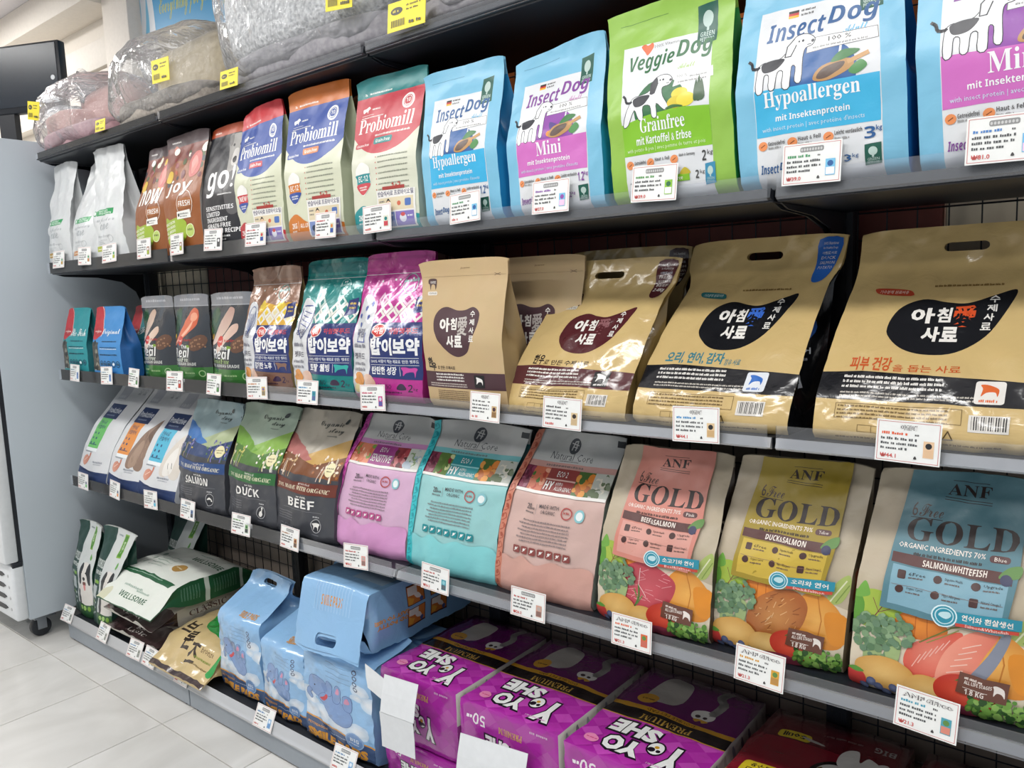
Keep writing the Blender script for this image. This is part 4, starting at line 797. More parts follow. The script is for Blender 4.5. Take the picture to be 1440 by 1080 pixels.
def anf(panel, light, band, main, pill, kor, sub):
    d = '#2a1c1a'; w = '#efe6dd'
    a = foods(main)
    a += [Pg([(.16, .405), (.82, .385), (.86, .62), (.86, 1), (.20, 1), (.17, .6)], panel), Pg([(.20, .43), (.80, .412), (.815, .575), (.20, .592)], light)]
    a += [Tx(serif('ANF'), .42, .895, .66, .945, d, .0), Ln([(.44, .96), (.64, .955)], .004, d), Ln([(.41, .885), (.67, .878)], .004, d), Ln([(.41, .875), (.67, .868)], .004, d), Tx(script('6Free'), .24, .795, .42, .855, '#4a3a36', -.005), Ln([(.24, .79), (.42, .787)], .004, d)]
    a += [Tx(serif('GOLD'), .235, .695, .84, .79, d, .0), Tx('ORGANIC INGREDIENTS 70%', .21, .664, .68, .685, w, .01), RR(.70, .655, .81, .682, '#5b3a3a', .018), Tx(pill, .725, .661, .79, .676, w, .01), Scr(.30, .70, .638, .013, d, 5)]
    a += [Pg([(.185, .60), (.83, .578), (.835, .622), (.185, .642)], '#5a3633'), Tx(band, .36, .598, .66 if len(band) < 13 else .70, .624, w, .025, 0, -.02), Bl([(.76, .60), (.80, .64), (.87, .655), (.86, .61)], '#5f8a45', 4), El(.80, .595, .032, '#3a3d5c')]
    for i in range(3):
        for j in range(2):
            x = .235 + .20 * i; y = .552 - .06 * j
            a += [RR(x, y - .012, x + .045, y + .022, '#4a302d', .008) if (i + j) % 3 == 0 else El(x + .022, y + .006, .024, '#4a302d', n=12), Tx(['6Free', 'Digestive Health', 'Upgrade', 'Organic Carrot', 'Hypo-Allergenic', 'Natural Omega-3'][i + 3 * j], x + .06, y + .004, x + .155, y + .018, d, .01), Scr(x + .06, x + .15, y - .008, .007, '#6f5a52', i * 5 + j)]
    a += [Ln([(.21, .515), (.80, .50)], .002, '#8f6f66')]
    a += [Pg([(.50, .405), (.90, .415), (.90, .462), (.50, .45)], '#2f8fa6'), Pg([(.58, .393), (.89, .398), (.89, .412), (.58, .407)], '#c94a3c'), El(.52, .427, .068, '#d8ecef', n=20), El(.52, .427, .060, '#2f8fa6', n=20), Ring(.52, .427, .05, .006, '#bfe0e6'), Bl([(.49, .425), (.50, .44), (.54, .445), (.555, .43), (.53, .415)], '#bfe0e6', 3), Tx(kor, .61, .422, .86, .447, w, .02), Tx(sub, .63, .396, .84, .409, '#f3dfd8', .01)]
    return a
def core(hue, d, pic, name, eco, left, grad):
    g = '#c3c5c4'; w = '#ecebe8'
    a = [Rc(0, .80, 1, 1, g), Rc(0, .785, 1, .815, hue[1]), Scr(.28, .72, .793, .012, '#6d6a6a', 4)]
    a += [El(.50, .915, .065, '#4b4f55', .048), Ln([(.475, .89), (.495, .94), (.525, .945), (.515, .89)], .012, g), Ln([(.46, .93), (.54, .92)], .010, g), Ln([(.48, .91), (.53, .905)], .008, g), Tx('Natural Core', .28, .832, .74, .872, '#4d5157', -.005), Scr(.4, .62, .822, .007, '#777', 3)]
    a += [Pg([(.93, .97), (1, .965), (1, .925), (.93, .93)], '#3c3e42')]
    def pics(x, c, seed):
        r = random.Random(seed); o = [Rc(x, .655, x + .17, .783, c[0])]
        for i in range(22): q = r.uniform(.0, .14); o.append(El(x + .012 + q, .665 + r.uniform(0, .105), r.uniform(.015, .035), r.choice(c), r.uniform(.01, .03), 8, r.uniform(0, 3)))
        return o
    a += pics(.02, pic[0], 1) + pics(.185, pic[1], 2) + [Rc(.355, .725, .665, .783, hue[2]), Rc(.355, .655, .665, .722, hue[2])] + pics(.665, pic[2], 3) + pics(.83, pic[3], 4)
    a += [Rc(.353, .718, .667, .726, hue[0]) if name != 'SENSITIVE' else Rc(.36, .70, .361, .701, hue[2]), Tx(eco, .45, .738, .56, .768, w, .01)]
    if name == 'SENSITIVE': a += [Tx('SENSITIVE', .375, .675, .645, .722, w, .005)]
    else: a += [Tx('HY', .37, .668, .46, .712, w, .02), Tx('HYPO', .48, .692, .55, .71, w, 0), Tx('ALLERGENIC', .48, .668, .65, .688, w, 0)]
    a += [Rc(0, .64, 1, .656, '#e6e4e0')]
    a += [Tx('20', .27, .545, .32, .58, '#5a5558', .02), Scr(.325, .37, .548, .014, '#5a5558', 4), Scr(.26, .37, .525, .010, '#6a6568', 5), Ln([(.385, .525), (.385, .585)], .003, '#8a8588'), Tx('MADE WITH', .41, .565, .60, .588, '#5a5558', .005), Tx('ORGANIC', .43, .532, .57, .555, '#5a5558', .005), Ring(.68, .553, .055, .01, '#b5514f'), Scr(.65, .71, .55, .014, '#b5514f', 4), El(.80, .548, .045, '#8cc4cc', .038), El(.80, .548, .03, '#e8f2f2', .025)]
    for i in range(7): a += [Scr(.22 if i % 2 else .26, .78, .475 - .021 * i, .010, '#7b7275', 60 + i)]
    for i in range(6 if name == 'SENSITIVE' else 7):
        x = .20 + .085 * i; a += [RR(x, .27, x + .068, .318, d, .012), El(x + .030, .296, .012, w, .009), Ln([(x + .015, .282), (x + .05, .305)], .006, w)]
    a += [Scr(.33, .66, .185, .014, '#55474d', 5), RR(.32, .18, .345, .205, '#55474d', .004)]
    a += [Bl([(0, .0), (0, .20), (.1, .24), (.2, .22), (.3, .255), (.45, .215), (.6, .25), (.75, .235), (.9, .25), (1, .21), (1, 0)], grad, 4)] + [Rc(.1 + .11 * i, .09 + .01 * (i % 3), .13 + .11 * i, .15 + .02 * (i % 2), grad) for i in range(8)]
    r = random.Random(9); a += [Rc(0, .0, .075, 1.0, left[0])]
    for i in range(16): y = .02 + i * .06; a += [Ln(smooth([(.01, y), (.06, y + .02), (.04, y + .045), (.015, y + .03)], 3)[:9], .008, left[1]), El(r.uniform(.01, .065), y + .03, .014, left[1], .012)]
    return a
def organic(sky, hill1, hill2, field, band, name, bt, animal):
    w = '#ebe9e4'; r = random.Random(len(name)); gb = '#45474d'
    a = [Rc(0, .0, 1, 1, gb), Rc(0, .56, 1, 1, sky), Pg([(0, .74), (.45, .66), (1, .80), (1, .56), (0, .56)], hill1), Pg([(0, .80), (.12, .78), (.55, .63), (.4, .60), (0, .66)], hill2), Pg([(0, .52), (0, .66), (.3, .63), (.62, .59), (1, .67), (1, .5)], field)]
    for i in range(46):
        x = r.choice([r.uniform(.02, .3), r.uniform(.62, .98)]); y = r.uniform(.50, .66); a.append(El(x, y, r.uniform(.008, .022), bt[i % len(bt)], r.uniform(.006, .014), 7))
    for i in range(14): x = r.choice([r.uniform(.02, .25), r.uniform(.7, .98)]); a.append(Ln([(x, .48), (x + r.uniform(-.03, .03), r.uniform(.56, .68))], .008, bt[i % len(bt)]))
    a += [Pg([(0, .38), (0, .475), (.4, .455), (1, .47), (1, .375), (.5, .365)], band), Tx(name[2], .44, .432, .64, .452, w, -.005), Tx(ital('70% MADE WITH ORGANIC'), .08, .392, .92, .425, '#e9e4c8', 0.)]
    a += [El(.86, .57, .07, '#e8e0b4'), Scr(.81, .91, .575, .012, '#6a6340', 4), Scr(.82, .9, .555, .010, '#6a6340', 5)]
    a += [Tx(ital(name[1]), .44, .335, .62, .352, w, 0), Tx(name[0], .28, .255, .72, .325, '#efede9', .02), Ln([(.20, .238), (.84, .238)], .003, '#8d8e92')] + [Scr(.10, .42, .20 - .02 * i, .009, '#83858b', 20 + i) for i in range(4)] + [RR(x, .07, x + .085, .105, '#6c6e74', .012) for x in (.12, .225, .33)] + [RR(x + .008, .0755, x + .077, .0995, gb, .01) for x in (.12, .225, .33)]
    a += [El(.76, .135, .062, '#303238', .05), Ring(.76, .135, .075, .006, '#c9cacc')]
    if animal == 'fish': a += [Bl([(.71, .13), (.75, .155), (.81, .125), (.79, .12), (.77, .135)], w, 4)]
    elif animal == 'duck': a += [Bl([(.73, .11), (.735, .14), (.76, .15), (.755, .175), (.78, .175), (.775, .145), (.79, .12), (.76, .10)], w, 4)]
    else: a += [Bl([(.71, .14), (.71, .155), (.79, .158), (.815, .15), (.80, .135), (.795, .10), (.78, .125), (.735, .125), (.725, .10)], w, 3)]
    a += [Scr(.71, .81, .20, .012, '#c9cacc', 3), Scr(.70, .82, .062, .008, '#83858b', 3), Tx(script('Organic'), .46, .855, .80, .915, '#3c4443', .0), Tx(script('story'), .62, .815, .84, .86, '#3c4443', 0), Bl([(.80, .90), (.83, .93), (.87, .935), (.85, .90)], '#3c4443', 3), Scr(.63, .78, .80, .008, '#6b7270', 4)]
    return a
def proact(strip, dogc, s):
    nv = '#2a3c66'; r = random.Random(s)
    a = [Rc(0, .0, 1, .125, nv), Pg([(0, .125), (1, .125), (1, .09), (0, .15)], nv)]
    a += [Rc(.17, .36, .55, .66, strip), Rc(.17, .33, .55, .362, '#e9eef0'), Pg([(.14, .66), (.62, .66), (.62, .80), (.14, .80)], nv), Tx('ProActive', .17, .715, .59, .765, '#dfe4ea', .03), Scr(.22, .52, .685, .014, '#8f9cb8', 3), Rc(.14, .845, .42, .98, '#b9bcc4'), Scr(.17, .38, .86, .03, '#d8dade', 4)]
    a += [Tx('전용사료', .22, .60, .44, .64, '#2a3c66', .01), Tx('관절케어', .22, .555, .48, .595, '#2a3c66', .01)] + [El(.24 + .12 * (i % 2), .51 - .05 * (i // 2), .022, '#33507a', n=9) for i in range(6)] + [Scr(.2, .5, .38 + .012, .01, '#33507a', 6), Scr(.15, .45, .315, .014, '#8a929c', 6)]
    a += [Bl([(.12, .20), (.16, .26), (.26, .285), (.34, .27), (.36, .31), (.40, .30), (.34, .22), (.22, .17)], ('#d9a28c', '#c27660', 'x')), Ln([(.18, .22), (.30, .26)], .012, '#f0cfc0'), Scr(.52, .82, .215, .02, '#9aa0aa', 5), Scr(.55, .8, .195, .012, '#b5b9c0', 6)]
    if dogc:
        a += [Bl([(.55, .26), (.56, .40), (.70, .56), (.82, .64), (.99, .70), (1.0, .40), (.95, .24), (.80, .235), (.72, .30), (.68, .24)], dogc[0]), Bl([(.62, .26), (.66, .42), (.78, .52), (.84, .44), (.80, .28)], dogc[1]), Bl([(.84, .56), (.92, .66), (1, .62), (.96, .5)], dogc[2])]
        for i in range(16): x, y = r.uniform(.62, .96), r.uniform(.3, .6); a.append(Ln([(x, y), (x + .02, y - .05)], .008, dogc[r.randint(0, 2)]))
    a += [Scr(.66, .74, .90, .02, '#a9adb3', 3), Scr(.80, .9, .90, .02, '#a9adb3', 4), Ring(.70, .94, .035, .008, '#b0b4ba'), Ring(.86, .94, .035, .008, '#b0b4ba')]
    return a
def fuco(word):
    g = '#24443c'; l = '#7fae3c'; w = '#e3e8e4'
    a = [Pg([(0, .0), (.40, .0), (.44, .4), (.36, .62), (.45, .85), (.42, 1), (0, 1)], g), Rc(.42, .0, 1, .17, '#2b5a33'), Rc(.72, .74, .84, .97, l), Rc(.735, .755, .825, .955, '#4e8a34'), Tx('organic', .755, .78, .805, .93, '#dfeecb', .01), Scr(.50, .68, .935, .018, '#7d8c96', 4)]
    a += [Tx(word[0], .04, .60, .36, .68, w, .035), Tx(word[1], .04, .525, .38, .585, w, .03), Tx('COMPLETE', .04, .46, .2, .485, w, .01), RR(.2, .455, .37, .487, l, .01), Rc(.04, .30, .32, .43, '#b9c2c2')] + [Scr(.05, .24, .25 - .045 * i, .02, '#9ec36a' if i % 2 == 0 else '#a9b5b2', 3 + i) for i in range(4)] + [El(.31, .26 - .05 * i, .03, '#c3ccca', n=9) for i in range(3)]
    a += [Bl([(.56, .17), (.50, .30), (.53, .42), (.55, .54), (.66, .60), (.80, .60), (.92, .54), (.94, .40), (.98, .28), (.95, .17)], '#dedad4'), Bl([(.53, .40), (.54, .54), (.63, .60), (.68, .55), (.64, .46), (.60, .38)], '#33363a'), Bl([(.93, .40), (.92, .55), (.84, .60), (.79, .54), (.83, .46), (.87, .38)], '#33363a'), El(.73, .44, .045, '#2a2a2c', .02), Bl([(.69, .40), (.72, .36), (.77, .36), (.79, .40), (.74, .41)], '#7a4a44', 4), Bl([(.71, .37), (.72, .32), (.77, .32), (.77, .37)], '#d98e8a', 3), El(.66, .505, .018, '#1c1c1e'), El(.80, .505, .018, '#1c1c1e'), Bl([(.5, .17), (.49, .3), (.56, .32), (.58, .18)], '#494a4c')]
    a += [El(.56, .12, .06, l), El(.70, .12, .06, '#8cc04a'), El(.86, .12, .06, l), Ring(.56, .12, .04, .01, '#e0edc9'), Ring(.70, .12, .04, .01, '#e0edc9'), Bl([(.82, .65), (.85, .70), (.88, .66), (.85, .63)], '#6fae5a', 3)]
    return a
# ================================================================ BAGS ON THE SHELVES
ZA, ZB, ZC, ZD = 1.3835, .9975, .5995, .0825
G2 = 'pet food bags on the second shelf'; G3 = 'pet food bags on the third shelf'; G4 = 'pet food bags on the fourth shelf'; GD = 'goods on the base deck'
def A(name, label, xl, xr, xtl, xtr, yt, H, D, front, base, **k): return bag(name, label, 'bag', xl, xr, k.pop('y0', .016), ZA, xtl, xtr, yt, H, D, front, base, group=G2, **k)
def B(name, label, xl, xr, xtl, xtr, yt, H, D, front, base, **k): return bag(name, label, 'bag', xl, xr, k.pop('y0', .016), ZB, xtl, xtr, yt, H, D, front, base, group=G3, **k)
def C(name, label, xl, xr, xtl, xtr, yt, H, D, front, base, **k): return bag(name, label, 'bag', xl, xr, k.pop('y0', .016), ZC, xtl, xtr, yt, H, D, front, base, group=G4, **k)

# ---- second shelf
wnp = dict(mat='satin', crk=.0062, seal=.86, fill=.35, back='#c9cccd', bulge=.014)
A('dog_food_bag', 'white dog food bag with a gold stripe, leftmost on the second shelf beside the fridge', -.875, -.70, -.865, -.69, .055, .368, .075, white_np('#b58f35'), '#d3d6d7', seed=1, zlag=.0, **wnp)
A('dog_food_bag', 'white dog food bag with an orange stripe, leaning between the other two white ones', -.695, -.50, -.625, -.50, .085, .352, .08, white_np('#c48a5a'), '#d3d6d7', seed=2, **wnp)
A('dog_food_bag', 'tallest white dog food bag, with a yellow-green stripe, next to the brown bags', -.490, -.285, -.515, -.31, .045, .374, .085, white_np('#a9b536'), '#d8dbdc', seed=3, **wnp)
A('dog_food_bag', 'dark crinkled foil bag half hidden behind the tall white bag on the second shelf', -.34, -.20, -.33, -.21, .20, .30, .08, [Scr(.1, .9, .3, .03, '#777', 3)], '#40443f', y0=.12, mat='foil', seed=4, crk=.006)
j1 = A('dog_food_bag', 'smaller narrow brown bag with a green patch, left of the two brown bags', -.225, -.04, -.19, -.045, .07, .335, .08, joy('now', 2), '#8f5630', side='#6e4128', seed=5, sealcol='#4d4043', mat='satin', wv=[(0, .185), (.4, .19), (.8, .15), (1, .145)])
A('dog_food_bag', 'larger brown bag with meat and berries on top, right of the two brown bags', -.035, .165, -.065, .17, .06, .35, .085, joy('joy', 5), '#95582f', side='#a9a39c', seed=6, sealcol='#5a494a', mat='satin')
A('dog_food_bag', 'black bag with a grey dog head and large white lettering', .165, .36, .165, .35, .07, .342, .085, go_art(), '#2a2b30', side='#232428', seed=7, sealcol='#b5502f', seal=.93, mat='satin')
p1 = A('dog_food_bag', 'beige bag with a red top and blue shield, leftmost of the three shield bags', .348, .555, .352, .52, .05, .358, .085, probio('#c8363e', '#31509f', '#c8414a', '#b92f38', 'NEW', '#31509f', ('#c8363e', '#31509f')), '#d3d6bd', side='#b9bfa4', seed=8, sealcol='#c8363e', crk=.0035, topskew=.03)
again(p1, (.555, .185, ZA), 'beige bag with a red top standing behind between the first and second shield bags')
p2 = A('dog_food_bag', 'beige bag with an orange top and blue shield, middle of the three shield bags', .566, .782, .545, .782, .055, .368, .09, probio('#c86f2c', '#31509f', '#d9854f', '#cf7a2e', 'EC-12', '#31509f', ('#cf7a2e', '#31509f')), '#d5d8c0', side='#b9bfa4', seed=9, sealcol='#c86f2c')
again(p2, (.765, .19, ZA), 'beige bag with an orange top standing behind between the second and third shield bags')
p3 = A('dog_food_bag', 'beige bag with a teal top and red shield, rightmost of the three shield bags', .819, 1.027, .803, 1.033, .06, .350, .09, probio('#1f7f80', '#c2434f', '#2c8a8a', '#2c9296', 'EC-12', '#c2434f', ('#2c8f94', '#cc4a55')), '#d9dbc8', side='#b7c4b0', seed=10, sealcol='#1f7f80')
iA = insect(('Insect', 'Dog'), '#3fb2e2', '#2c5f9e', 'Hypoallergen', ENG, '1.2', '#2a5c94', False)
iB = insect(('Insect', 'Dog'), '#cf70c0', '#8f4aa6', 'Mini', ENG, '1.2', '#84469a', True)
bl = '#7fbfdd'; bs = '#2b8fc6'
A('dog_food_bag', 'small light blue bag with a blue circle and blue lettering, next to the teal-topped bag', 1.05, 1.257, 1.03, 1.252, .05, .320, .10, iA, bl, side=bs, seed=11, crk=.002)
again(A('dog_food_bag', 'small light blue bag with a purple circle and pink band, beside the green bag', 1.279, 1.493, 1.277, 1.477, .055, .308, .10, iB, bl, side='#2f9fcb', seed=12, crk=.0025, topskew=.035), (1.30, .205, ZA), 'light blue bag standing behind the two smaller light blue bags')
A('dog_food_bag', 'bright green bag with a walking spotted dog and potatoes', 1.512, 1.737, 1.495, 1.728, .035, .328, .11, veggie(), '#95c152', side='#2f9a45', seed=13, crk=.003)
A('dog_food_bag', 'large light blue bag with a blue circle and scoop, three kilogram size', 1.744, 1.986, 1.745, 1.962, .040, .326, .12, insect(('Insect', 'Dog'), '#45b4e0', '#2c5f9e', 'Hypoallergen', ENG, '3', '#2a5c94', False), bl, side='#1f6fb0', seed=14, crk=.003)
A('dog_food_bag', 'large light blue bag with a pink band, rightmost on the second shelf', 2.0, 2.235, 1.99, 2.21, .040, .326, .12, insect(('Insect', 'Dog'), '#cf70c0', '#8f4aa6', 'Mini', ENG, '3', '#84469a', False), bl, side='#2b8fc6', seed=15, crk=.003)

# ---- third shelf
B('dog_food_bag', 'small teal bag with a red swoosh and cream script, leftmost on the third shelf', -.85, -.655, -.855, -.675, .05, .242, .07, orijen('Six Fish', 'teal'), '#2f8f96', side='#226a70', seed=21, mat='matte', seal=.93)
B('dog_food_bag', 'small blue bag with a red swoosh and cream script', -.611, -.40, -.622, -.415, .05, .243, .07, orijen('Original', 'blue'), '#3f86c4', side='#2a66a8', seed=22, mat='matte', seal=.93)
B('dog_food_bag', 'small teal bag with a red swoosh standing behind the blue one', -.56, -.36, -.56, -.37, .16, .243, .07, orijen('Fit', 'teal'), '#2f7f86', side='#2a66a8', seed=23, mat='matte', y0=.10, seal=.93)
dk = '#3d4147'
for i, (x0, x1, k, nm) in enumerate(((-.352, -.150, 'c', 'dark bag with two pale drumsticks and white lettering, left of three alike'), (-.142, .058, 's', 'dark bag with an orange salmon drumstick shape, middle of three alike'), (.068, .296, 'd', 'dark bag with pale duck drumsticks and pale green lettering, right of three alike'))):
    B('dog_food_bag', nm, x0 - .024, x1 - .024, x0 - .012, x1 - .012, .085, .272, .075, real(k), dk, side='#2f5a34', seed=24 + i, mat='gloss', y0=.05, crk=.003, pouch=True, seal=.87, sealcol='#7d8086')
bob = dict(mat='foil', crk=.0055, fill=.42, seal=.87, bulge=.016)
B('dog_food_bag', 'glossy brown and gold bag with a navy panel, left of the three diamond pattern bags', 0.296, 0.513, .288, .507, .09, .335, .095, bobi('#7d5a4a', '#8a6a58', '활기찬 노후', '#8c6a5c', ['#e0c23c', '#e6d9a8', '#d9a93a'], 'fan'), '#94705c', side='#a98f62', seed=31, **bob, y0=0.030)
B('dog_food_bag', 'glossy teal bag with a navy panel, middle of the three diamond pattern bags', 0.523, 0.756, .522, .762, .10, .342, .10, bobi('#0f7f7c', '#0d6f70', '토탈 웰빙', '#39b0a8', ['#cfe0da', '#a9c9c4', '#e2e6de'], 'leaf'), '#128582', side='#0f7372', seed=32, **bob, y0=0.030)
B('dog_food_bag', 'glossy magenta bag with a navy panel, right of the three diamond pattern bags', 0.759, 0.996, .767, .992, .095, .345, .10, bobi('#b8348f', '#a82c82', '탄탄한 성장', '#c94aa0', ['#e6c3da', '#cf86b9', '#efe0ea'], 'heart'), '#b5318c', side='#a02a7c', seed=33, **bob, y0=0.030)
kt = achim('#4a2f36', '한우', '#333', '#b59a70', '#4a2f36')
k1 = B('dog_food_bag', 'tan kraft paper bag with a dark brown blob emblem, beside the magenta bag', 1.03, 1.252, .995, 1.25, .035, .316, .08, kt, '#c4aa80', side='#a08860', seed=34, mat='paper', crk=.0015, seal=.88, bulge=.008)
again(k1, (1.25, .170, ZB), 'tan kraft paper bag with a brown emblem standing in shadow behind the front kraft bag')
tan = '#cdb27a'
def flapbag(label, xl, xr, xtl, xtr, yt, H, D, front, hx, sidec, seed, y0=.016, rside=(), tagart=()):
    c_top = yt - (y0 + D / 2)
    return B('dog_food_bag', label, xl, xr, xtl, xtr, yt, H, D, list(front) + list(tagart), tan, side=sidec, seed=seed, y0=y0, mat='gloss', crk=.0055, hole=slot(hx, .895, .085, .022), rside=rside, back='#b89a60',
             dv=[(0, .96), (.10, 1), (.3, .86), (.55, .52), (.74, .14), (.80, .04), (1, .03)], cv=[(0, 0), (.2, c_top * .12), (.5, c_top * .50), (.78, c_top * .88), (1, c_top)], wv=[(0, xr - xl), (.3, (xr - xl) * 1.0), (.74, (xr - xl) * .93), (.84, xtr - xtl), (1, xtr - xtl)], seal=.80, bulge=.012, nu=18, nv=30)
def tagpanel(c, lines, kg=None):
    a = [Bl([(.84, .965), (.975, .97), (.965, .84), (.955, .76), (.91, .735), (.865, .755), (.845, .84)], c, 3)]
    for i, t in enumerate(lines): a += [Tx(t, .868, .935 - .026 * i, .955, .951 - .026 * i, '#e9e3dc' if i != 2 else '#cfd3dd', .01)]
    if kg: a += [Tx(kg, .868, .77, .95, .795, '#f0ebe4', .02)]
    return a
cow = [Bl([(.16, .745), (.15, .775), (.175, .775), (.25, .778), (.285, .77), (.285, .70), (.27, .70), (.265, .735), (.20, .735), (.195, .70), (.18, .70), (.18, .745)], '#4b2a26', 3), Tx('국내생산', .19, .748, .265, .765, '#e2dccf', .015), RR(.15, .672, .28, .694, '#d9d3c4', .01), Tx('가수분해 원료', .16, .676, .27, .69, '#444', .01)]
a1 = achim('#54262a', '한우', '#2b2624', tan, '#54262a', True, han='#8c5c60', sub=('한우', '로 만든 수제사료'), k=1.0)
flapbag('tan glossy carry bag with a dark red band and cow mark, front left', 1.245, 1.520, 1.275, 1.563, .175, .300, .110, a1 + cow, .47, '#a88a50', 35, tagart=tagpanel('#54262a', ['100% Nutritious', 'for Healthy Dogs', '아침愛사료', 'FRESH', 'KOREAN', 'BEEF'], '2.4Kg'))
flapbag('second tan carry bag with a dark red tag, upright behind the front one', 1.25, 1.53, 1.238, 1.535, .272, .325, .07, a1 + cow, .47, '#a88a50', 39, y0=.215, tagart=tagpanel('#3f2326', ['100% Nutritious', 'for Healthy Dogs', '아침愛사료', 'FRESH', 'KOREAN', 'BEEF'], '2.4Kg'))
a2 = achim('#191a1e', '오리', '#3f7f8c', tan, '#2f6cc0', True, han='#3f6fd0', dogbox='#dfe4ea', dogc='#2f6cc0', sub=('오리, 연어, 감자', '함유 사료'))
pill = lambda c, f: [Bl([(.14, .685), (.15, .70), (.30, .69), (.34, .675), (.33, .66), (.18, .67)], c, 3), Tx('가수분해 원료사용', .165, .672, .315, .688, f, .01, 0, -.05), Scr(.44, .80, .70, .010, '#7d6235', 4)]
rs2 = [El(.55, .50, .32, '#2f62b8', .085), Tx('아침愛', .36, .50, .78, .54, '#c7d6ee', .03), Tx('사료', .42, .45, .66, .49, '#c7d6ee', .03), Tx('오리, 연어', .12, .36, .8, .395, '#c9ccd2', .02), Scr(.14, .8, .33, .016, '#9a9da3', 3), Rc(.3, .2, .6, .27, '#b9bdc4'), Scr(.34, .58, .22, .03, '#222', 4)]
flapbag('tan glossy carry bag with a blue tag, blue lettering and a black side', 1.535, 1.815, 1.557, 1.845, .245, .325, .15, a2 + pill('#2f6f72', '#c9dcd8'), .50, '#131417', 36, rside=rs2, tagart=tagpanel('#2a63b8', ['100% Nutritious', 'for Healthy Dogs', '아침愛사료', 'DUCK', 'SALMON', 'POTATO']))
a3 = achim('#1c1d21', '피부', '#c2592f', tan, '#c2592f', True, han='#d9552e', dogbox='#e6e2dc', dogc='#d9662e', sub=('피부 건강', '을 돕는 사료'))
flapbag('large tan glossy carry bag with an orange dog mark, rightmost carry bag', 1.855, 2.157, 1.87, 2.15, .235, .322, .15, a3 + pill('#b3452e', '#e6c9b9'), .56, '#131417', 37)
B('dog_food_bag', 'orange bag top showing at the far right behind the tan carry bags', 2.12, 2.33, 2.12, 2.33, .31, .345, .045, [Rc(.1, .3, .9, .7, '#b5401f')], '#d4531f', y0=.285, mat='gloss', seed=38)

# ---- fourth shelf: tall bags leaning back
pa = dict(mat='matte', crk=.002, seal=.93, fill=.6, side='#cdd0d4', bulge=.010)
wh = '#d8dadc'
C('dog_food_bag', 'white slanting bag with a green strip, leftmost on the fourth shelf', -.87, -.64, -.80, -.56, .20, .345, .08, proact('#6fbf6a', None, 1), wh, seed=41, y0=.02, **pa)
C('dog_food_bag', 'white slanting bag with an orange strip and a brown dog', -.632, -.40, -.55, -.33, .20, .345, .08, proact('#e0924c', ['#8f7768', '#a58c7a', '#6f5a4e'], 2), wh, seed=42, y0=.02, **pa)
C('dog_food_bag', 'white slanting bag with a light blue strip and a white dog', -.405, -.155, -.33, -.10, .19, .34, .08, proact('#58b8d6', ['#d9d2c8', '#e9e6e0', '#3a3a40'], 3), wh, seed=43, y0=.02, **pa)
og = dict(mat='satin', crk=.0055, seal=.88, fill=.5, bulge=.016, wave=.008)
C('dog_food_bag', 'dark grey bag with a blue hill picture, left of the three landscape bags', -0.150, 0.115, -.145, .122, .13, .335, .10, organic('#9db4b8', '#aab78f', '#3f74b5', '#31456f', '#2a4a80', ('SALMON', 'with', 'seafood'), ['#6d6aa8', '#8f8ac0', '#d9c64a', '#5a7a4a'], 'fish'), '#45474d', seed=44, sealcol='#9db4b8', **og, y0=0.038)
C('dog_food_bag', 'dark grey bag with a green hill picture, middle of the three landscape bags', 0.140, 0.380, .125, .40, .13, .340, .10, organic('#a3b6a4', '#86b04c', '#6f9f3a', '#4f7a35', '#2f6a3a', ('DUCK', 'with', 'limited'), ['#e6e2d8', '#d9cf7a', '#7fae4a', '#efeae2'], 'duck'), '#45474d', seed=45, sealcol='#a3b6a4', **og, y0=0.038)
C('dog_food_bag', 'dark grey bag with a brown hill picture, right of the three landscape bags', 0.370, 0.630, .385, .645, .14, .338, .10, organic('#b9b2a4', '#c7a05a', '#b56f6a', '#7a4a2c', '#6d352a', ('BEEF', 'with', 'grain-fed'), ['#efe3d0', '#d9b98a', '#e6cfc0', '#a3622f'], 'cow'), '#45474d', seed=46, sealcol='#b9b2a4', **og, y0=0.038)
cr = dict(mat='satin', crk=.004, wave=.007, seal=.90, fill=.62, bulge=.014)
beet = [['#7a3148', '#8f3f5a', '#5c2438', '#a3667a'], ['#c96f52', '#b5483a', '#4c7a3a', '#e0a287'], ['#4a6a34', '#d9822f', '#e09a4a', '#b5632a'], ['#b9bdb4', '#d9d5c6', '#5a6a4a', '#7d8a70']]
car = [['#cf6f52', '#e0886a', '#8a9a4a', '#f0b093'], ['#e08a6a', '#d96f4c', '#efc0a4', '#7a9a4a'], ['#8a3038', '#a84048', '#5a2428', '#c9777a'], ['#c9cfc6', '#7f9a6a', '#a9b8c4', '#e6e6da']]
c7 = C('dog_food_bag', 'pink bag with a vegetable strip, left of the three natural recipe bags', 0.608, 0.881, .655, .90, .165, .338, .10, core(('#dca6d2', '#c98fc0', '#9c3d86'), '#b54a86', car, 'SENSITIVE', 'ECO 6', ('#d95fb5', '#a83a8c'), '#d79bcb'), '#d4aecb', side='#b0b4b0', seed=47, sealcol='#c3c5c4', **cr, y0=0.052)
C('dog_food_bag', 'grey and purple bag standing behind the gap between pink and turquoise bags', .80, 1.02, .80, 1.02, .30, .34, .06, [Rc(0, .3, 1, .6, '#6a2f6a'), Tx('Natural', .55, .70, .95, .75, '#5a5a60', 0), Tx('6', .85, .48, .98, .55, '#c9b3cf', .03)], '#7d7f80', y0=.245, seed=48, side='#6d6f70')
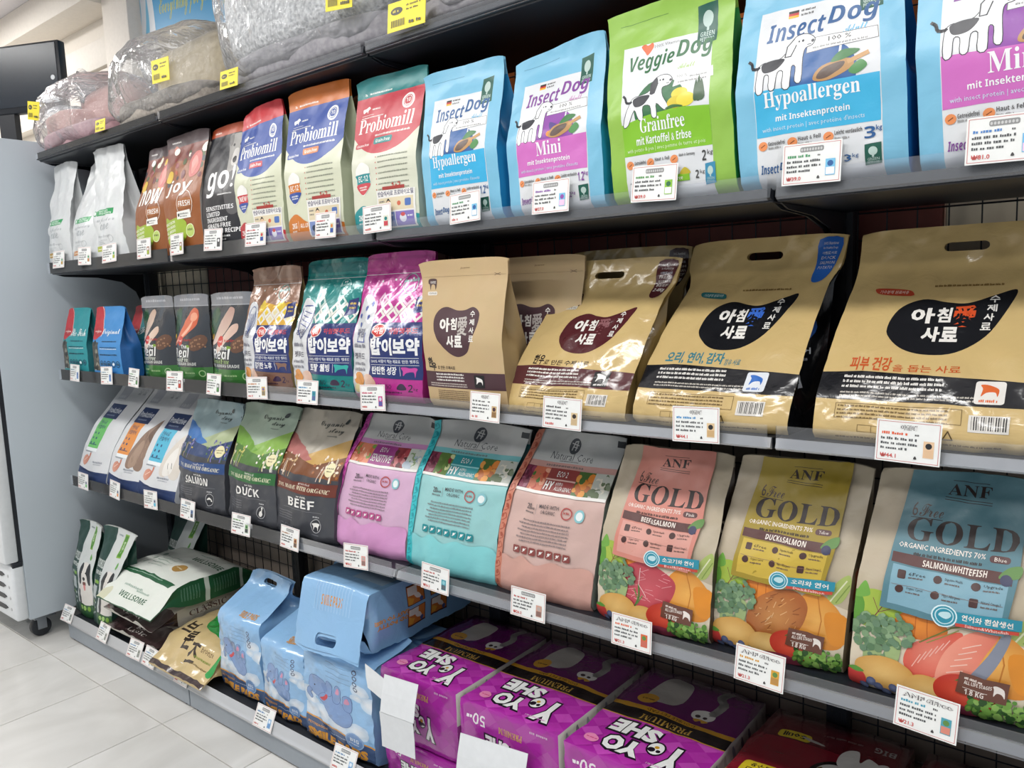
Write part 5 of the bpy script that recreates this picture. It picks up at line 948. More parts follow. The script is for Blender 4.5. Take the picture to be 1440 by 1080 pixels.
C('dog_food_bag', 'turquoise bag with a vegetable strip, middle of the three natural recipe bags', 0.888, 1.161, .905, 1.20, .165, .340, .10, core(('#8fd0d2', '#76bcc0', '#2a8f96'), '#1f8a92', [beet[0], ['#5a7a3a', '#8a3038', '#6a8a45', '#c9cf9a'], beet[2], beet[3]], 'HY', 'ECO 1', ('#3cc0c8', '#1f9aa6'), '#86d2d6'), '#98cccd', side='#2a6f74', seed=49, sealcol='#c3c5c4', **cr, y0=0.052)
C('dog_food_bag', 'grey and dark teal bag standing behind the gap between turquoise and salmon pink bags', 1.09, 1.30, 1.09, 1.30, .30, .34, .06, [Rc(0, .3, 1, .62, '#2a5f66'), Tx('HY', .8, .42, .98, .48, '#c9d9da', .03)], '#7d8282', y0=.245, seed=50, side='#5d6f70')
C('dog_food_bag', 'salmon pink bag with a vegetable strip, right of the three natural recipe bags', 1.164, 1.414, 1.215, 1.435, .165, .340, .10, core(('#d9b0a6', '#c99c94', '#8f3f3c'), '#8a4440', beet, 'HY', 'ECO 2', ('#c9806a', '#a8523f'), '#cfa094'), '#cfb0a8', side='#9aa59a', seed=51, sealcol='#c3c5c4', **cr, y0=0.052)
af = dict(mat='satin', crk=.0042, wave=.007, seal=.92, fill=.5, bulge=.014)
kr = '#bbae97'
for nm, args, x, sd in (('cream bag with a pink panel above a raw beef and vegetable picture', ('#cf8678', '#d79c90', 'BEEF&SALMON', 'beef', 'Pink', '소고기와 연어', 'Beef&Salmon'), (1.433, 1.668, 1.456, 1.680, .13, .335), 52),
                        ('cream bag with a yellow panel above a roast duck and vegetable picture', ('#a08a2c', '#c9ad45', 'DUCK&SALMON', 'duck', 'Yellow', '오리와 연어', 'Duck&Salmon'), (1.660, 1.890, 1.695, 1.918, .14, .338), 53),
                        ('cream bag with a blue panel above a salmon steak and vegetable picture', ('#55808c', '#7fa9ba', 'SALMON&WHITEFISH', 'salmon', 'Blue', '연어와 흰살생선', 'Salmon&Whitefish'), (1.905, 2.152, 1.932, 2.165, .14, .342), 54)):
    C('dog_food_bag', nm, *x, .10, anf(*args), kr, y0={52: .046, 53: .064, 54: .05}[sd], side='#4a3b30' if sd < 53 else '#9a8d76', seed=sd, rside=[Tx('60', .3, .55, .8, .62, '#c9bba4', .03), Rc(.1, .36, .8, .5, '#a8563f'), Rc(.1, .2, .6, .3, '#2f2622')], **af)

# ================================================================ BASE DECK
fz = dict(group=GD, mat='satin', crk=.004, side='#22443a', back='#d3d6d0', seal=.93, fill=.5, bulge=.012)
bag('dog_food_bag', 'dark green and white bag with a black and white dog, leftmost on the base deck', 'bag', -.905, -.742, -.02, ZD, -.92, -.735, .04, .352, .085, fuco(('FUCOHOLIC', 'insect dog')), '#cfd4d2', seed=61, **fz)
f2 = bag('dog_food_bag', 'dark green and white bag with a dog, second from the left on the base deck', 'bag', -.735, -.585, -.03, ZD, -.725, -.475, .045, .360, .085, fuco(('FUCOHOLIC', 'insect dog')), '#cfd4d2', seed=62, **fz)
again(f2, (-.65, .28, ZD + .001), 'dark green and white dog food bag standing in shadow behind the white lying bag')

# lying bags: length runs into the shelf, bottom end towards the aisle
LG = dict(group=GD, rx=-math.pi / 2, pouch=False)
def lying(label, loc, W, L, T, front, base, rz, droop, **k):
    return bag('dog_food_bag', label, 'bag', -W / 2, W / 2, -T / 2, 0, -W / 2 * .98, W / 2 * .98, 0, L, T, front, base, loc=loc, rz=rz, cv=[(0, droop), (.08, droop * .55), (.18, 0), (.8, 0), (1, T * .3)],
               dv=[(0, .03), (.11, .05), (.22, .75), (.35, 1), (.75, 1), (.92, .3), (1, .05)], group=GD, rx=-math.pi / 2, seal=.95, **k)
br = '#3b2a2c'
cl = [Rc(0, 0, 1, .20, br), Tx('스그램', .42, .10, .58, .135, '#d9d5cf', .02), Tx(serif('CLASSIC'), .30, .045, .66, .085, '#d9d5cf', .02), Scr(.3, .7, .16, .012, '#8f8480', 4)]
cs = [Rc(0, 0, 1, .22, '#2c1f21'), Tx('스그램', .42, .62, .56, .66, '#4a3a3a', .02, 0, -math.pi / 2), Tx(serif('CLASSIC'), .40, .40, .62, .66, '#4a3a3a', .02, 0, 0)]
cs = [Rc(0, 0, 1, .22, '#2c1f21'), Tx(serif('CLASSIC'), -.5, .46, 1.25, .525, '#55423f', .02, 0, math.pi / 2), Tx('스그램', -.02, .46, .5, .505, '#55423f', .02, 0, math.pi / 2)]
lying('silver bag with a dark brown end, lower of the two lying under the white bag', (-.40, -.052, .1265), .36, .38, .072, cl, '#a9a49a', .02, .004, seed=71, side='#a9a69c', mat='foil', crk=.009, rside=cs, fold=.3)
lying('silver bag with a dark brown end, upper of the two lying under the white bag', (-.40, -.055, .198), .36, .40, .070, cl, '#a9a49a', -.02, .012, seed=72, side='#a9a69c', mat='foil', crk=.009, rside=cs, fold=.3)
wl = '#dfe4dc'; dg = '#1f5a38'
wa = [Tx('WELLSOME', .28, .065, .74, .105, dg, .02), Scr(.26, .62, .135, .012, '#8aa596', 4), Scr(.5, .74, .125, .010, '#8aa596', 5), Pg([(.06, .215), (.90, .205), (.93, .255), (.06, .265)], dg), Scr(.1, .8, .235, .010, '#a9c4b2', 3), Bl([(0, .0), (.0, .06), (.12, .10), (.14, .0)], '#cfcfb4', 4),
      El(.66, .43, .10, '#e6e8df'), El(.66, .43, .075, '#b08a4a'), Scr(.61, .71, .425, .014, '#e6dcc0', 3), Tx('WELLSOME', .52, .60, .98, .66, dg, .02), Scr(.5, .8, .70, .012, '#8aa596', 6)] + [Scr(.22, .5, .36 + .045 * i, .012, '#9fb5a6', 7 + i) for i in range(5)] + [El(.14, .38 + .09 * i, .03, '#7d9a8a') for i in range(3)] + [Rc(0, .84, 1, 1, '#4a5a34'), Bl([(.3, .86), (.5, .92), (.7, .88), (.6, .84)], '#b59a3a'), Bl([(.6, .9), (.8, .96), (1, .92), (.9, .87)], '#6d8a3a')]
ws = [Rc(.58, .46, 1, .50, wl), Rc(0, .46, 1, .50, '#cfd8cf'), Rc(0, .78, 1, .81, '#cfd8cf')] + [Scr(.1, .9, .26 + .024 * i, .010, '#6f9a82', 12 + i) for i in range(7)] + [Scr(.1, .9, .54 + .024 * i, .010, '#6f9a82', 32 + i) for i in range(9)]
lying('white bag with green sides and gold emblem, lying on top of two silver bags', (-.392, -.070, .276), .385, .42, .082, wa, wl, .0, .045, seed=73, side=dg, mat='matte', crk=.004, rside=ws, fold=.3)
bz = '#cbb482'
ba = [Tx('브', .10, .25, .28, .38, '#2c211c', .03), Tx('론', .28, .15, .46, .28, '#2c211c', .03), Tx('즈', .47, .10, .64, .20, '#2c211c', .03), Rc(0, 0, 1, .035, br), Bl([(.16, .64), (.30, .64), (.42, .48), (.62, .43), (1, .39), (1, .29), (.62, .32), (.40, .35), (.27, .44)], '#2a8f3f', 5), Tx('bronze', .66, .17, .88, .20, '#5a452f', 0), Scr(.60, .92, .135, .012, '#7d8f3a', 4), Scr(.60, .92, .10, .010, '#6f5a34', 5), Bl([(.90, .09), (.95, .16), (1, .22), (1, .09)], '#2a9a4a', 3), Bl([(.48, .54), (.52, .76), (.72, .86), (.86, .72), (.78, .56), (.62, .50)], ('#d9a878', '#b97f50', 'r')), Bl([(.70, .54), (.74, .66), (.8, .54)], '#8a5f3c'), Rc(.88, .45, .98, .465, '#3a2c20')]
bs_ = [Tx('소형견', .30, .28, 1.1, .36, '#3a2c20', .02, 0, math.pi / 2), Scr(.2, .8, .5, .02, '#7d683f', 4)]
lying('tan bag with a green ribbon, lying over the front edge of the base deck', (-.04, -.090, .142), .31, .40, .092, ba, bz, .0, .040, seed=74, side='#c0a873', mat='gloss', crk=.006, rside=bs_, fold=.35)
# ---- blue pad packs: upright film packs with a folded handle top
def elephant(cx, cy, s, asp):
    k = s / asp; b = '#7d9ccb'; ln = '#4a5f96'
    def p(l): return [(cx + x * k, cy + y * s) for x, y in l]
    r = []
    for pts in ([(-.50, .20), (-.46, .42), (-.28, .50), (-.12, .40), (-.08, .20), (-.16, .04), (-.34, .0), (-.46, .06)], [(-.20, .10), (-.02, .18), (.14, .10), (.34, .0), (.46, -.20), (.40, -.40), (.22, -.46), (.02, -.36), (-.16, -.16), (-.28, -.02)],
                [(.06, .06), (.10, .34), (.18, .44), (.26, .36), (.22, .10), (.14, .0)], [(.30, -.02), (.30, .22), (.38, .30), (.46, .22), (.44, -.06)], [(-.12, .12), (-.08, .40), (-.02, .46), (.04, .38), (.02, .14)], [(-.52, .12), (-.58, -.04), (-.50, -.14), (-.44, -.10), (-.48, .0), (-.44, .08)]):
        q = smooth(p(pts), 4); r += [Ln(q + [q[0]], .010, ln), Pg(q, b)]
    r += [Bl(p([(-.24, -.01), (-.16, .04), (-.10, .12), (-.06, .06), (-.16, -.06)]), '#c9404a', 3), El(*p([(-.36, .24)])[0], .012, '#2f3550'), Bl(p([(.12, .24), (.16, .36), (.20, .38), (.22, .26)]), '#cf8fae', 3), Bl(p([(.33, .10), (.34, .20), (.40, .24), (.42, .12)]), '#cf8fae', 3), Bl(p([(-.20, .34), (-.10, .36), (-.06, .22), (-.16, .16)]), '#6f8fc2', 3)]
    return r
def smile(big=False):
    nv = '#3d5378'; o = '#d99a3c'; t = .92 if big else .70; y = lambda v: v * t
    a = []
    for (cx, cy, r) in ((.08, .52, .13), (.2, .58, .1), (.12, .44, .12), (.85, .74, .13), (.95, .64, .14), (.80, .66, .08), (.3, .36, .16), (.55, .30, .16), (.8, .32, .15), (.1, .33, .15)):
        a.append(blob(cx, y(cy), r, y(r * .55), ('#e6eaee', '#bcd4ea', 'r'), int(cx * 100), 9, .15))
    a += [Ln([(.38, y(.93 - .05 * i)), (.72, y(.915 - .05 * i))], .004, '#6f8098') for i in range(4)] + [Ring(.79, y(.915 - .055 * i), .035, .014, '#55607a') for i in range(4)]
    a += elephant(.42, y(.52), y(.44), .55 if not big else .62)
    a += [Pg(smooth([(0, y(.26)), (.2, y(.275)), (.5, y(.26)), (.8, y(.225)), (1, y(.22))], 4)[:-4] + [(1, y(.235)), (1, 0), (0, 0)], o), Pg(smooth([(0, y(.245)), (.2, y(.26)), (.5, y(.245)), (.8, y(.21)), (1, y(.205))], 4)[:-4] + [(1, y(.22)), (1, 0), (0, 0)], nv)]
    a += [El(.74, y(.215), .12, '#8fb0d6'), El(.74, y(.215), .105, '#6f93c2'), Tx('BIG', .68, y(.205), .80, y(.24), '#dfe8f2', .02), Scr(.66, .82, y(.18), y(.012), '#cfdcec', 3)]
    a += [Tx('PETTHEROOM', .04, y(.185), .34, y(.21), o, .02), Scr(.38, .72, y(.185), y(.012), '#9fb0cc', 4), Tx('SMILE PADS', .04, y(.06), .90, y(.15), o, .06)]
    a += [Tx('SMILE PADS', .5, y(1.06), .86, y(1.10), o, .04)]
    return a
PB = '#8fbbe3'
def pads(label, xl, xr, y0, H, D, big, seed, loc=None, rx=0., rz=0., art=None, cv=None, rside=(), backart=(), yt=None, dv=None, hv=.93, hh=.022, nv=34, kn=9):
    ys = .0
    return bag('pad_pack', label, 'pad pack', xl, xr, y0, ZD, xl + .005, xr - .005, (y0 + D / 2) if yt is None else yt, H, D, art if art is not None else smile(big), PB, side='#86b2da', mat='gloss', seed=seed, group='blue pad packs on the base deck',
               dv=dv or [(0, .97), (.05, 1), (.68, 1), (.73, .96), (.87, .12), (.90, .04), (1, .03)], cv=cv or [(0, 0), (.7, 0), (.87, .0), (1, 0)], hole=slot(.5, hv, .12, hh), crk=.0055, bulge=.008, loc=loc, rx=rx, rz=rz, rside=rside, backart=backart, fold=.9, kn=kn, nu=16, nv=nv, seal=.9)
pads('blue pad pack with a cartoon elephant, leftmost with its handle top standing up', .118, .332, -.015, .335, .20, False, 81, cv=[(0, 0), (.7, 0), (.87, .01), (1, .035)])
pads('blue pad pack with a cartoon elephant, middle one half under its neighbour', .346, .545, -.02, .300, .20, False, 82, cv=[(0, 0), (.7, 0), (.87, .05), (1, .10)])
pads('larger blue pad pack with a cartoon elephant, standing under the lying pack', .556, .825, -.03, .283, .30, True, 83, dv=[(0, .97), (.05, 1), (.86, 1), (.91, .9), (.95, .1), (1, .03)], hv=.985, cv=[(0, 0), (1, 0)])
pads('dark blue pad pack standing at the back behind the two left pad packs', .34, .54, .19, .40, .14, False, 84, cv=[(0, 0), (.87, 0), (1, .02)])
og_ = '#cf7a35'
pic4 = [Tx('GOOD POTTY', -1.0, .60, 1.3, .665, '#d99a3c', .04, 0, math.pi / 2), Tx('PET TO USE', -.72, .60, 1.06, .66, '#d99a3c', .04, 0, math.pi / 2)]
pic4 = [Tx('GOOD POTTY', -.22, .655, .90, .685, '#d9963c', .05, 0, math.pi / 2 * 0 + math.pi / 2), Tx('EASY TO USE', .02, .70, .92, .73, '#d9963c', .05, 0, math.pi / 2)]
for i, v0 in enumerate((.44, .24)):
    for j, u0 in enumerate((.10, .55)):
        pic4 += [Pg([(u0, v0), (u0 + .38, v0), (u0 + .38, v0 + .15), (u0, v0 + .15)], '#4a2f26'), Pg([(u0 + .015, v0 + .005), (u0 + .365, v0 + .005), (u0 + .365, v0 + .145), (u0 + .015, v0 + .145)], og_), Pg([(u0 + .20, v0 + .06), (u0 + .36, v0 + .06), (u0 + .36, v0 + .14), (u0 + .22, v0 + .14)], '#e6e2d8'), Bl([(u0 + .1, v0 + .03), (u0 + .22, v0 + .05), (u0 + .24, v0 + .09), (u0 + .12, v0 + .07)], '#efe6dc', 3), El(u0 + .06, v0 + .03, .05, '#4a5a90'), Pg([(u0 + .02, v0 + .11), (u0 + .12, v0 + .09), (u0 + .2, v0 + .14), (u0 + .03, v0 + .14)], '#e2a33c')]
# lying pack: its handle top points at the aisle and droops
pads('blue pad pack lying on its side on the larger pack, handle flap hanging forward', -.128, .128, -.075, .42, .150, False, 85, loc=(.672, .362, .443), rx=math.pi / 2, rz=0.02, art=[Scr(.1, .9, .5, .02, '#7fa0c6', 4)],
     cv=[(0, 0), (.87, 0), (.90, -.004), (.945, -.022), (1, -.085)], dv=[(0, .97), (.05, 1), (.85, 1), (.885, .97), (.935, .16), (.95, .04), (1, .03)], hv=.977, hh=.012, nv=56, kn=7, rside=pic4,
     backart=[Ln([(.08, .1), (.08, .80)], .004, '#7396bd'), Rc(.06, .60, .5, .74, '#a9c4dc'), Scr(.1, .8, .55, .012, '#6f8fb5', 6), Scr(.1, .8, .50, .012, '#6f8fb5', 7), Scr(.1, .7, .45, .012, '#6f8fb5', 8), Tx('SMILE PADS', .34, .902, .66, .918, '#d9963c', .04, 0, math.pi)] + [Ln([(.22 + .045 * i, .875), (.22 + .045 * i, .925)], .010, '#a3c8ea') for i in range(13)])

# ---- film-wrapped box packs
def boxpack(name, label, x0, x1, y0, y1, z0, z1, colr, arts, seed, group, side=None, mat='gloss', k=.13, crk=.005, n=14):
    root = empty(name, ((x0 + x1) / 2, (y0 + y1) / 2, z0), label, 'pad pack', group); h = np.array([(x1 - x0) / 2, (y1 - y0) / 2, (z1 - z0) / 2])
    g = np.linspace(-1, 1, n + 1); A, Bq = np.meshgrid(g, g); one = np.ones_like(A)
    faces = {'front': (A, -one, Bq), 'right': (one, A, Bq), 'back': (-A, one, Bq), 'left': (-one, -A, Bq), 'top': (A, Bq, one), 'bottom': (A, -Bq, -one)}
    out = {}
    for f, (x, y, z) in faces.items():
        X = x * np.sqrt(1 - k * (y * y / 2 + z * z / 2 - y * y * z * z / 3)); Y = y * np.sqrt(1 - k * (x * x / 2 + z * z / 2 - x * x * z * z / 3)); Z = z * np.sqrt(1 - k * (y * y / 2 + x * x / 2 - x * x * y * y / 3))
        P = np.stack([X * h[0], Y * h[1], Z * h[2]], 2)
        for j in range(n + 1):
            for i in range(n + 1):
                p = Vector(P[j, i]); d = p.normalized(); q = noise.noise(p * 14 + Vector((seed, 0, 0))) * crk * 1.2 - abs(noise.noise(p * 38 + Vector((0, seed, 0)))) * crk
                P[j, i] += np.array(d * q)
        P[..., 2] += h[2]; P[..., 2] = np.maximum(P[..., 2], 0.0005)
        out[f] = Patch(P)
    ax = {'front': (0, -1, 0), 'right': (1, 0, 0), 'back': (0, 1, 0), 'left': (-1, 0, 0), 'top': (0, 0, 1), 'bottom': (0, 0, -1)}
    for f, p in out.items():   # soften the shading across the folded edges
        j, i = np.meshgrid(np.abs(g), np.abs(g), indexing='ij'); t = np.clip((np.maximum(i, j) - .88) / .12, 0, 1)[..., None] * .6
        r = p.P - np.array([0, 0, h[2]]); r = r / h; r /= np.linalg.norm(r, axis=2, keepdims=True); p.N = p.N * (1 - t) + r * t; p.N /= np.linalg.norm(p.N, axis=2, keepdims=True)
    panel_mesh('pack_film', [(p.P, p.N, (side or colr) if f in ('right', 'left') else colr) for f, p in out.items()], M[mat], root)
    for f, art in arts.items():
        L = out[f].lay(art)
        if 0 in L: soup('printed_artwork', *L[0], M[mat], root)
        if 1 in L: soup('lettering', *L[1], M[mat], root)
    return root, out
def flip(its):
    """turn a print upside down (the packs lie with their tops towards the aisle)"""
    r = []
    for q in its:
        k = q[0]; f = lambda p: (1 - p[0], 1 - p[1])
        if k == 'p': r.append(('p', [[f(p) for p in lp] for lp in q[1]], q[2]))
        elif k == 'm': r.append(('m', [[f(p) for p in lp] for lp in q[1]], q[2]))
        elif k == 'e': r.append(('e', 1 - q[1], 1 - q[2], *q[3:]))
        elif k == 'r': r.append(('r', 1 - q[1], 1 - q[2], *q[3:]))
        elif k == 'rr': r.append(('rr', 1 - q[3], 1 - q[4], 1 - q[1], 1 - q[2], *q[5:]))
        elif k == 'l': r.append(('l', [f(p) for p in q[1]], *q[2:]))
        elif k == 't': r.append(('t', q[1], 1 - q[4], 1 - q[5], 1 - q[2], 1 - q[3], q[6], q[7], q[8], q[9] + math.pi))
    return r
mg = '#a3299a'; mg2 = '#b53aaa'; mg3 = '#8a1f82'
def logo(x0, y0, sx, sy, dark='#231a26'):
    """fat white lettering in two lines with a thick dark outline and a dog face"""
    L = [('Y', .00, .30, .27, 1.04), ('YO', .46, .54, .92, .98), ('SHE', .42, .0, 1.0, .43)]
    a = [(t, x0 + u0 * sx, y0 + v0 * sy, x0 + u1 * sx, y0 + v1 * sy) for t, u0, v0, u1, v1 in L]
    r = [Tx(t, p - .016, q - .016, u + .016, v + .016, dark, .13) for t, p, q, u, v in a] + [Tx(t, p, q, u, v, '#eceeec', .055) for t, p, q, u, v in a]
    cx, cy = x0 + .36 * sx, y0 + .52 * sy
    return r[:3] + [El(cx, cy, .105 * sx, dark, .22 * sy), El(cx, cy, .088 * sx, '#eceeec', .18 * sy), El(cx - .04 * sx, cy + .06 * sy, .018, dark), El(cx + .04 * sx, cy + .06 * sy, .028, dark), El(cx, cy - .04 * sy, .018, '#c99a2c')] + r[3:]
def argyle(n, m, c1, c2, v1=1.):
    return [Pg([(i / n, (j + .5) / m * v1), ((i + .5) / n, (j + 1) / m * v1), ((i + 1) / n, (j + .5) / m * v1), ((i + .5) / n, j / m * v1)], (c1, c2)[(i * 3 + j) % 2]) for i in range(n) for j in range(m)]
def yo_top():
    # written the right way up, then turned round; the reader stands at the back of the shelf
    a = argyle(5, 9, '#ad34a2', '#bb48b0') + [Pg([(0, .49), (1, .49), (1, .605), (0, .605)], '#1f1a1c'), Rc(0, .598, 1, .606, '#c9952f'), Pg([(0, .455), (1, .455), (1, .492), (.9, .495), (0, .492)], '#c9952f'), Tx(serif('PREMIUM'), .28, .525, .70, .58, '#c9a24a', .005), Tx('DOUBLE PET PAD', .30, .463, .70, .485, '#5a3a1a', .01)]
    a += logo(.16, .635, .66, .30) + [blob(.86, .89, .06, .035, '#e88cb8', 4), Scr(.81, .91, .885, .012, '#c9407a', 3), Scr(.2, .4, .92, .014, '#d9a0cf', 5)]
    a += [Rc(0, 0, 1, .455, '#5c1458'), Bl([(.55, .10), (.52, .25), (.56, .36), (.70, .38), (.80, .36), (.82, .2), (.78, .08), (.66, .06)], '#a9a5a0'), El(.77, .365, .085, '#c9952f'), Scr(.71, .83, .365, .016, '#5a3a1a', 5), Bl([(.28, .40), (.22, .36), (.24, .30), (.33, .29), (.40, .33), (.38, .39)], '#dcdad6', 4), Ln(smooth([(.26, .30), (.24, .2), (.30, .12), (.26, .05)], 4)[:13], .07, '#8f8c8a'), Bl([(.24, .395), (.28, .42), (.30, .40), (.33, .425), (.36, .40), (.30, .385)], '#c9952f', 3), El(.345, .36, .022, '#3a2f33'), El(.285, .36, .018, '#3a2f33')]  # deep purple back part: print with the shade under the shelf painted in
    return flip(a)
def yo_front():
    return flip(argyle(5, 4, '#9c3092', '#a83f9e') + [Tx('50', .72, .12, .86, .27, '#e6dde6', .01), Scr(.87, .95, .17, .05, '#e6dde6', 3), Tx(serif('PREMIUM'), .34, .18, .58, .26, '#c9a24a', .0), Scr(.1, .3, .08, .03, '#c9a0c4', 6)] + logo(.28, .34, .44, .46))
yg = 'purple pad packs on the base deck'
ysd = '#c4c0bb'
def streaks(seed): 
    r = random.Random(seed); return [Bl([(x, .2), (x + .03, .5), (x + .02, .9), (x + .05, .9), (x + .07, .4)], r.choice(['#8a8a96', '#a9a5a0', '#6f6a78']), 3) for x in np.linspace(.05, .9, 9)] + [Rc(0, 0, 1, .55, mg3)]
for i, (x0, x1, y0, z1, nm) in enumerate(((.843, 1.100, -.025, .362, 'purple pad pack with white lettering and a white paper handle strip hanging in front'), (1.108, 1.382, -.030, .364, 'purple pad pack with white lettering, middle of the three in the top row'), (1.392, 1.672, -.040, .366, 'purple pad pack with white lettering, rightmost beside the dark red packs'))):
    rt, fc = boxpack('pad_pack', nm, x0, x1, y0, .335, .186, z1, mg, {'top': yo_top(), 'front': yo_front(), 'right': streaks(i)}, 91 + i, yg, side=ysd)
    boxpack('pad_pack', 'purple pad pack lying underneath the %s purple one' % ('first', 'second', 'third')[i], x0 + .01, x1 - .005, y0 - .01, .33, ZD, .1855, mg, {'front': yo_front()}, 95 + i, yg, k=.16)
    if i < 2:
        def sheet(name, pts, wdt, parent):
            m = MB(); c = Vector(parent.location); P = [Vector(p) - c for p in pts]; q = [Vector((wdt, 0, 0)) if not isinstance(wdt, tuple) else Vector(wdt)] * len(P)
            for a_, b_ in zip(P, q): m.v += [tuple(a_), tuple(a_ + b_), tuple(a_ + Vector((0, .0009, 0))), tuple(a_ + b_ + Vector((0, .0009, 0)))]
            for k_ in range(len(P) - 1): s_ = 4 * k_; m.f += [(s_, s_ + 1, s_ + 5, s_ + 4), (s_ + 2, s_ + 6, s_ + 7, s_ + 3), (s_, s_ + 4, s_ + 6, s_ + 2), (s_ + 1, s_ + 3, s_ + 7, s_ + 5)]
            return m.build(name, M['white'], parent)
        if i == 0:
            sheet('paper_handle', [(.912, -.062, .372), (.908, -.070, .33), (.905, -.076, .285), (.90, -.074, .282), (.898, -.070, .24), (.893, -.066, .19)], (.118, -.006, .012), rt)
            sheet('paper_flap', [(.83, -.050, .370), (.835, -.054, .34), (.842, -.056, .315)], (.085, -.012, -.012), rt)
        else:
            sheet('paper_handle', [(1.135, -.050, .298), (1.132, -.060, .25), (1.128, -.066, .20), (1.126, -.068, .16)], (.185, 0, .018), rt)
# ---- dark red packs with a black and white cartoon dog
def red_top():
    w = '#d8d6d2'; k = '#1c1516'
    a = [Rc(0, 0, 1, 1, '#7a1626'), Rc(0, 0, 1, .30, '#5a0f1c'), RR(.68, .585, .92, .705, '#d9c22c', .03), Tx('수시변', .72, .648, .88, .69, k, .02), Tx('흡수용', .73, .60, .87, .638, k, .02), RR(.62, .22, .86, .29, '#c9b42c', .03), Tx('50매', .66, .232, .82, .275, k, .03)]
    a += [Bl([(.18, .62), (.10, .50), (.16, .40), (.34, .36), (.48, .42), (.52, .54), (.40, .66)], k), Bl([(.20, .60), (.14, .50), (.20, .42), (.34, .39), (.46, .44), (.48, .54), (.38, .63)], w), Bl([(.22, .5), (.26, .44), (.36, .44), (.38, .49), (.3, .53)], k, 4), Bl([(.40, .50), (.46, .46), (.49, .52), (.45, .58), (.40, .57)], '#7a5a2c', 4), Bl([(.18, .36), (.14, .28), (.22, .24), (.26, .30), (.30, .22), (.38, .26), (.40, .34), (.36, .40)], w, 4), Bl([(.06, .30), (.10, .25), (.16, .28), (.12, .33)], w, 4), El(.60, .26, .09, '#a9a5a0', .012, 10, -.2), Tx('BIG', .08, .12, .22, .17, '#8f8a88', .03), Scr(.3, .6, .15, .02, '#6f5a58', 3)]
    a += [Tx(serif('YOYO'), .34, .78, .92, .93, k, .12), Tx('YOYO', .36, .79, .90, .92, w, .06), Pg([(.93, .72), (1, .72), (1, .76), (.93, .76)], '#d9c22c')]
    return flip(a)
boxpack('pad_pack', 'dark red pad pack with a cartoon dog, left of the two dark red ones', 1.684, 1.955, -.045, .335, .186, .366, '#7a1626', {'top': red_top(), 'front': flip([Tx('YOYO', .3, .3, .8, .7, '#d8d6d2', .06)])}, 101, 'dark red pad packs on the base deck')
boxpack('pad_pack', 'dark red pad pack, right-hand one at the edge of the picture', 1.966, 2.235, -.045, .335, .186, .366, '#74152a', {'top': red_top()}, 102, 'dark red pad packs on the base deck')
for i, x in enumerate((1.69, 1.97)): boxpack('pad_pack', 'dark red pad pack lying underneath the %s dark red one' % ('left', 'right')[i], x, x + .26, -.05, .33, ZD, .1855, '#6a1422', {'front': []}, 103 + i, 'dark red pad packs on the base deck')
# ================================================================ TOP SHELF: pet beds in clear plastic bags
def fabric(name, c, c2, sc=160, bump=.5, det=2):
    m, nt, b = node_mat(name); N = nt.nodes; L = nt.links; tc = N.new('ShaderNodeTexCoord'); n = N.new('ShaderNodeTexNoise'); n.inputs['Scale'].default_value = sc; n.inputs['Detail'].default_value = det
    L.new(tc.outputs['Object'], n.inputs['Vector']); mx = N.new('ShaderNodeValToRGB'); mx.color_ramp.elements[0].position = .36; mx.color_ramp.elements[1].position = .62
    mx.color_ramp.elements[0].color = (*lin(c), 1); mx.color_ramp.elements[1].color = (*lin(c2), 1); L.new(n.outputs[0], mx.inputs[0]); L.new(mx.outputs[0], b.inputs['Base Color'])
    bp = N.new('ShaderNodeBump'); bp.inputs['Strength'].default_value = bump; bp.inputs['Distance'].default_value = .01; L.new(n.outputs[0], bp.inputs['Height']); L.new(bp.outputs[0], b.inputs['Normal'])
    b.inputs['Roughness'].default_value = .9; b.inputs['Sheen Weight'].default_value = .3
    return m
def pillow(name, c, h, mat, parent, seed=0, amp=.01, pw=.42, n=26, freq=7., rz=0.):
    """soft cushion: rounded box of half-size h around c"""
    V = []; F = []; e = lambda t: math.copysign(abs(t) ** pw, t)
    for j in range(n + 1):
        ph = -math.pi / 2 + math.pi * j / n
        for i in range(2 * n):
            th = math.pi * i / n; p = Vector((e(math.cos(ph)) * e(math.cos(th)) * h[0], e(math.cos(ph)) * e(math.sin(th)) * h[1], e(math.sin(ph)) * h[2]))
            q = noise.noise(p * freq + Vector((seed, seed * 2, 0))) * amp - abs(noise.noise(p * freq * 2.4 + Vector((seed * 3, 0, 1)))) * amp * .7
            p += p.normalized() * q; p.rotate(Matrix.Rotation(rz, 3, 'Z')); V.append((c[0] + p.x, c[1] + p.y, max(c[2] + p.z, .0015)))
    for j in range(n):
        for i in range(2 * n): a = j * 2 * n + i; b = j * 2 * n + (i + 1) % (2 * n); F.append((a, b, b + 2 * n, a + 2 * n))
    me = bpy.data.meshes.new(name); me.from_pydata(V, [], F); me.shade_smooth(); me.materials.append(mat); me.update()
    return link(bpy.data.objects.new(name, me), parent)
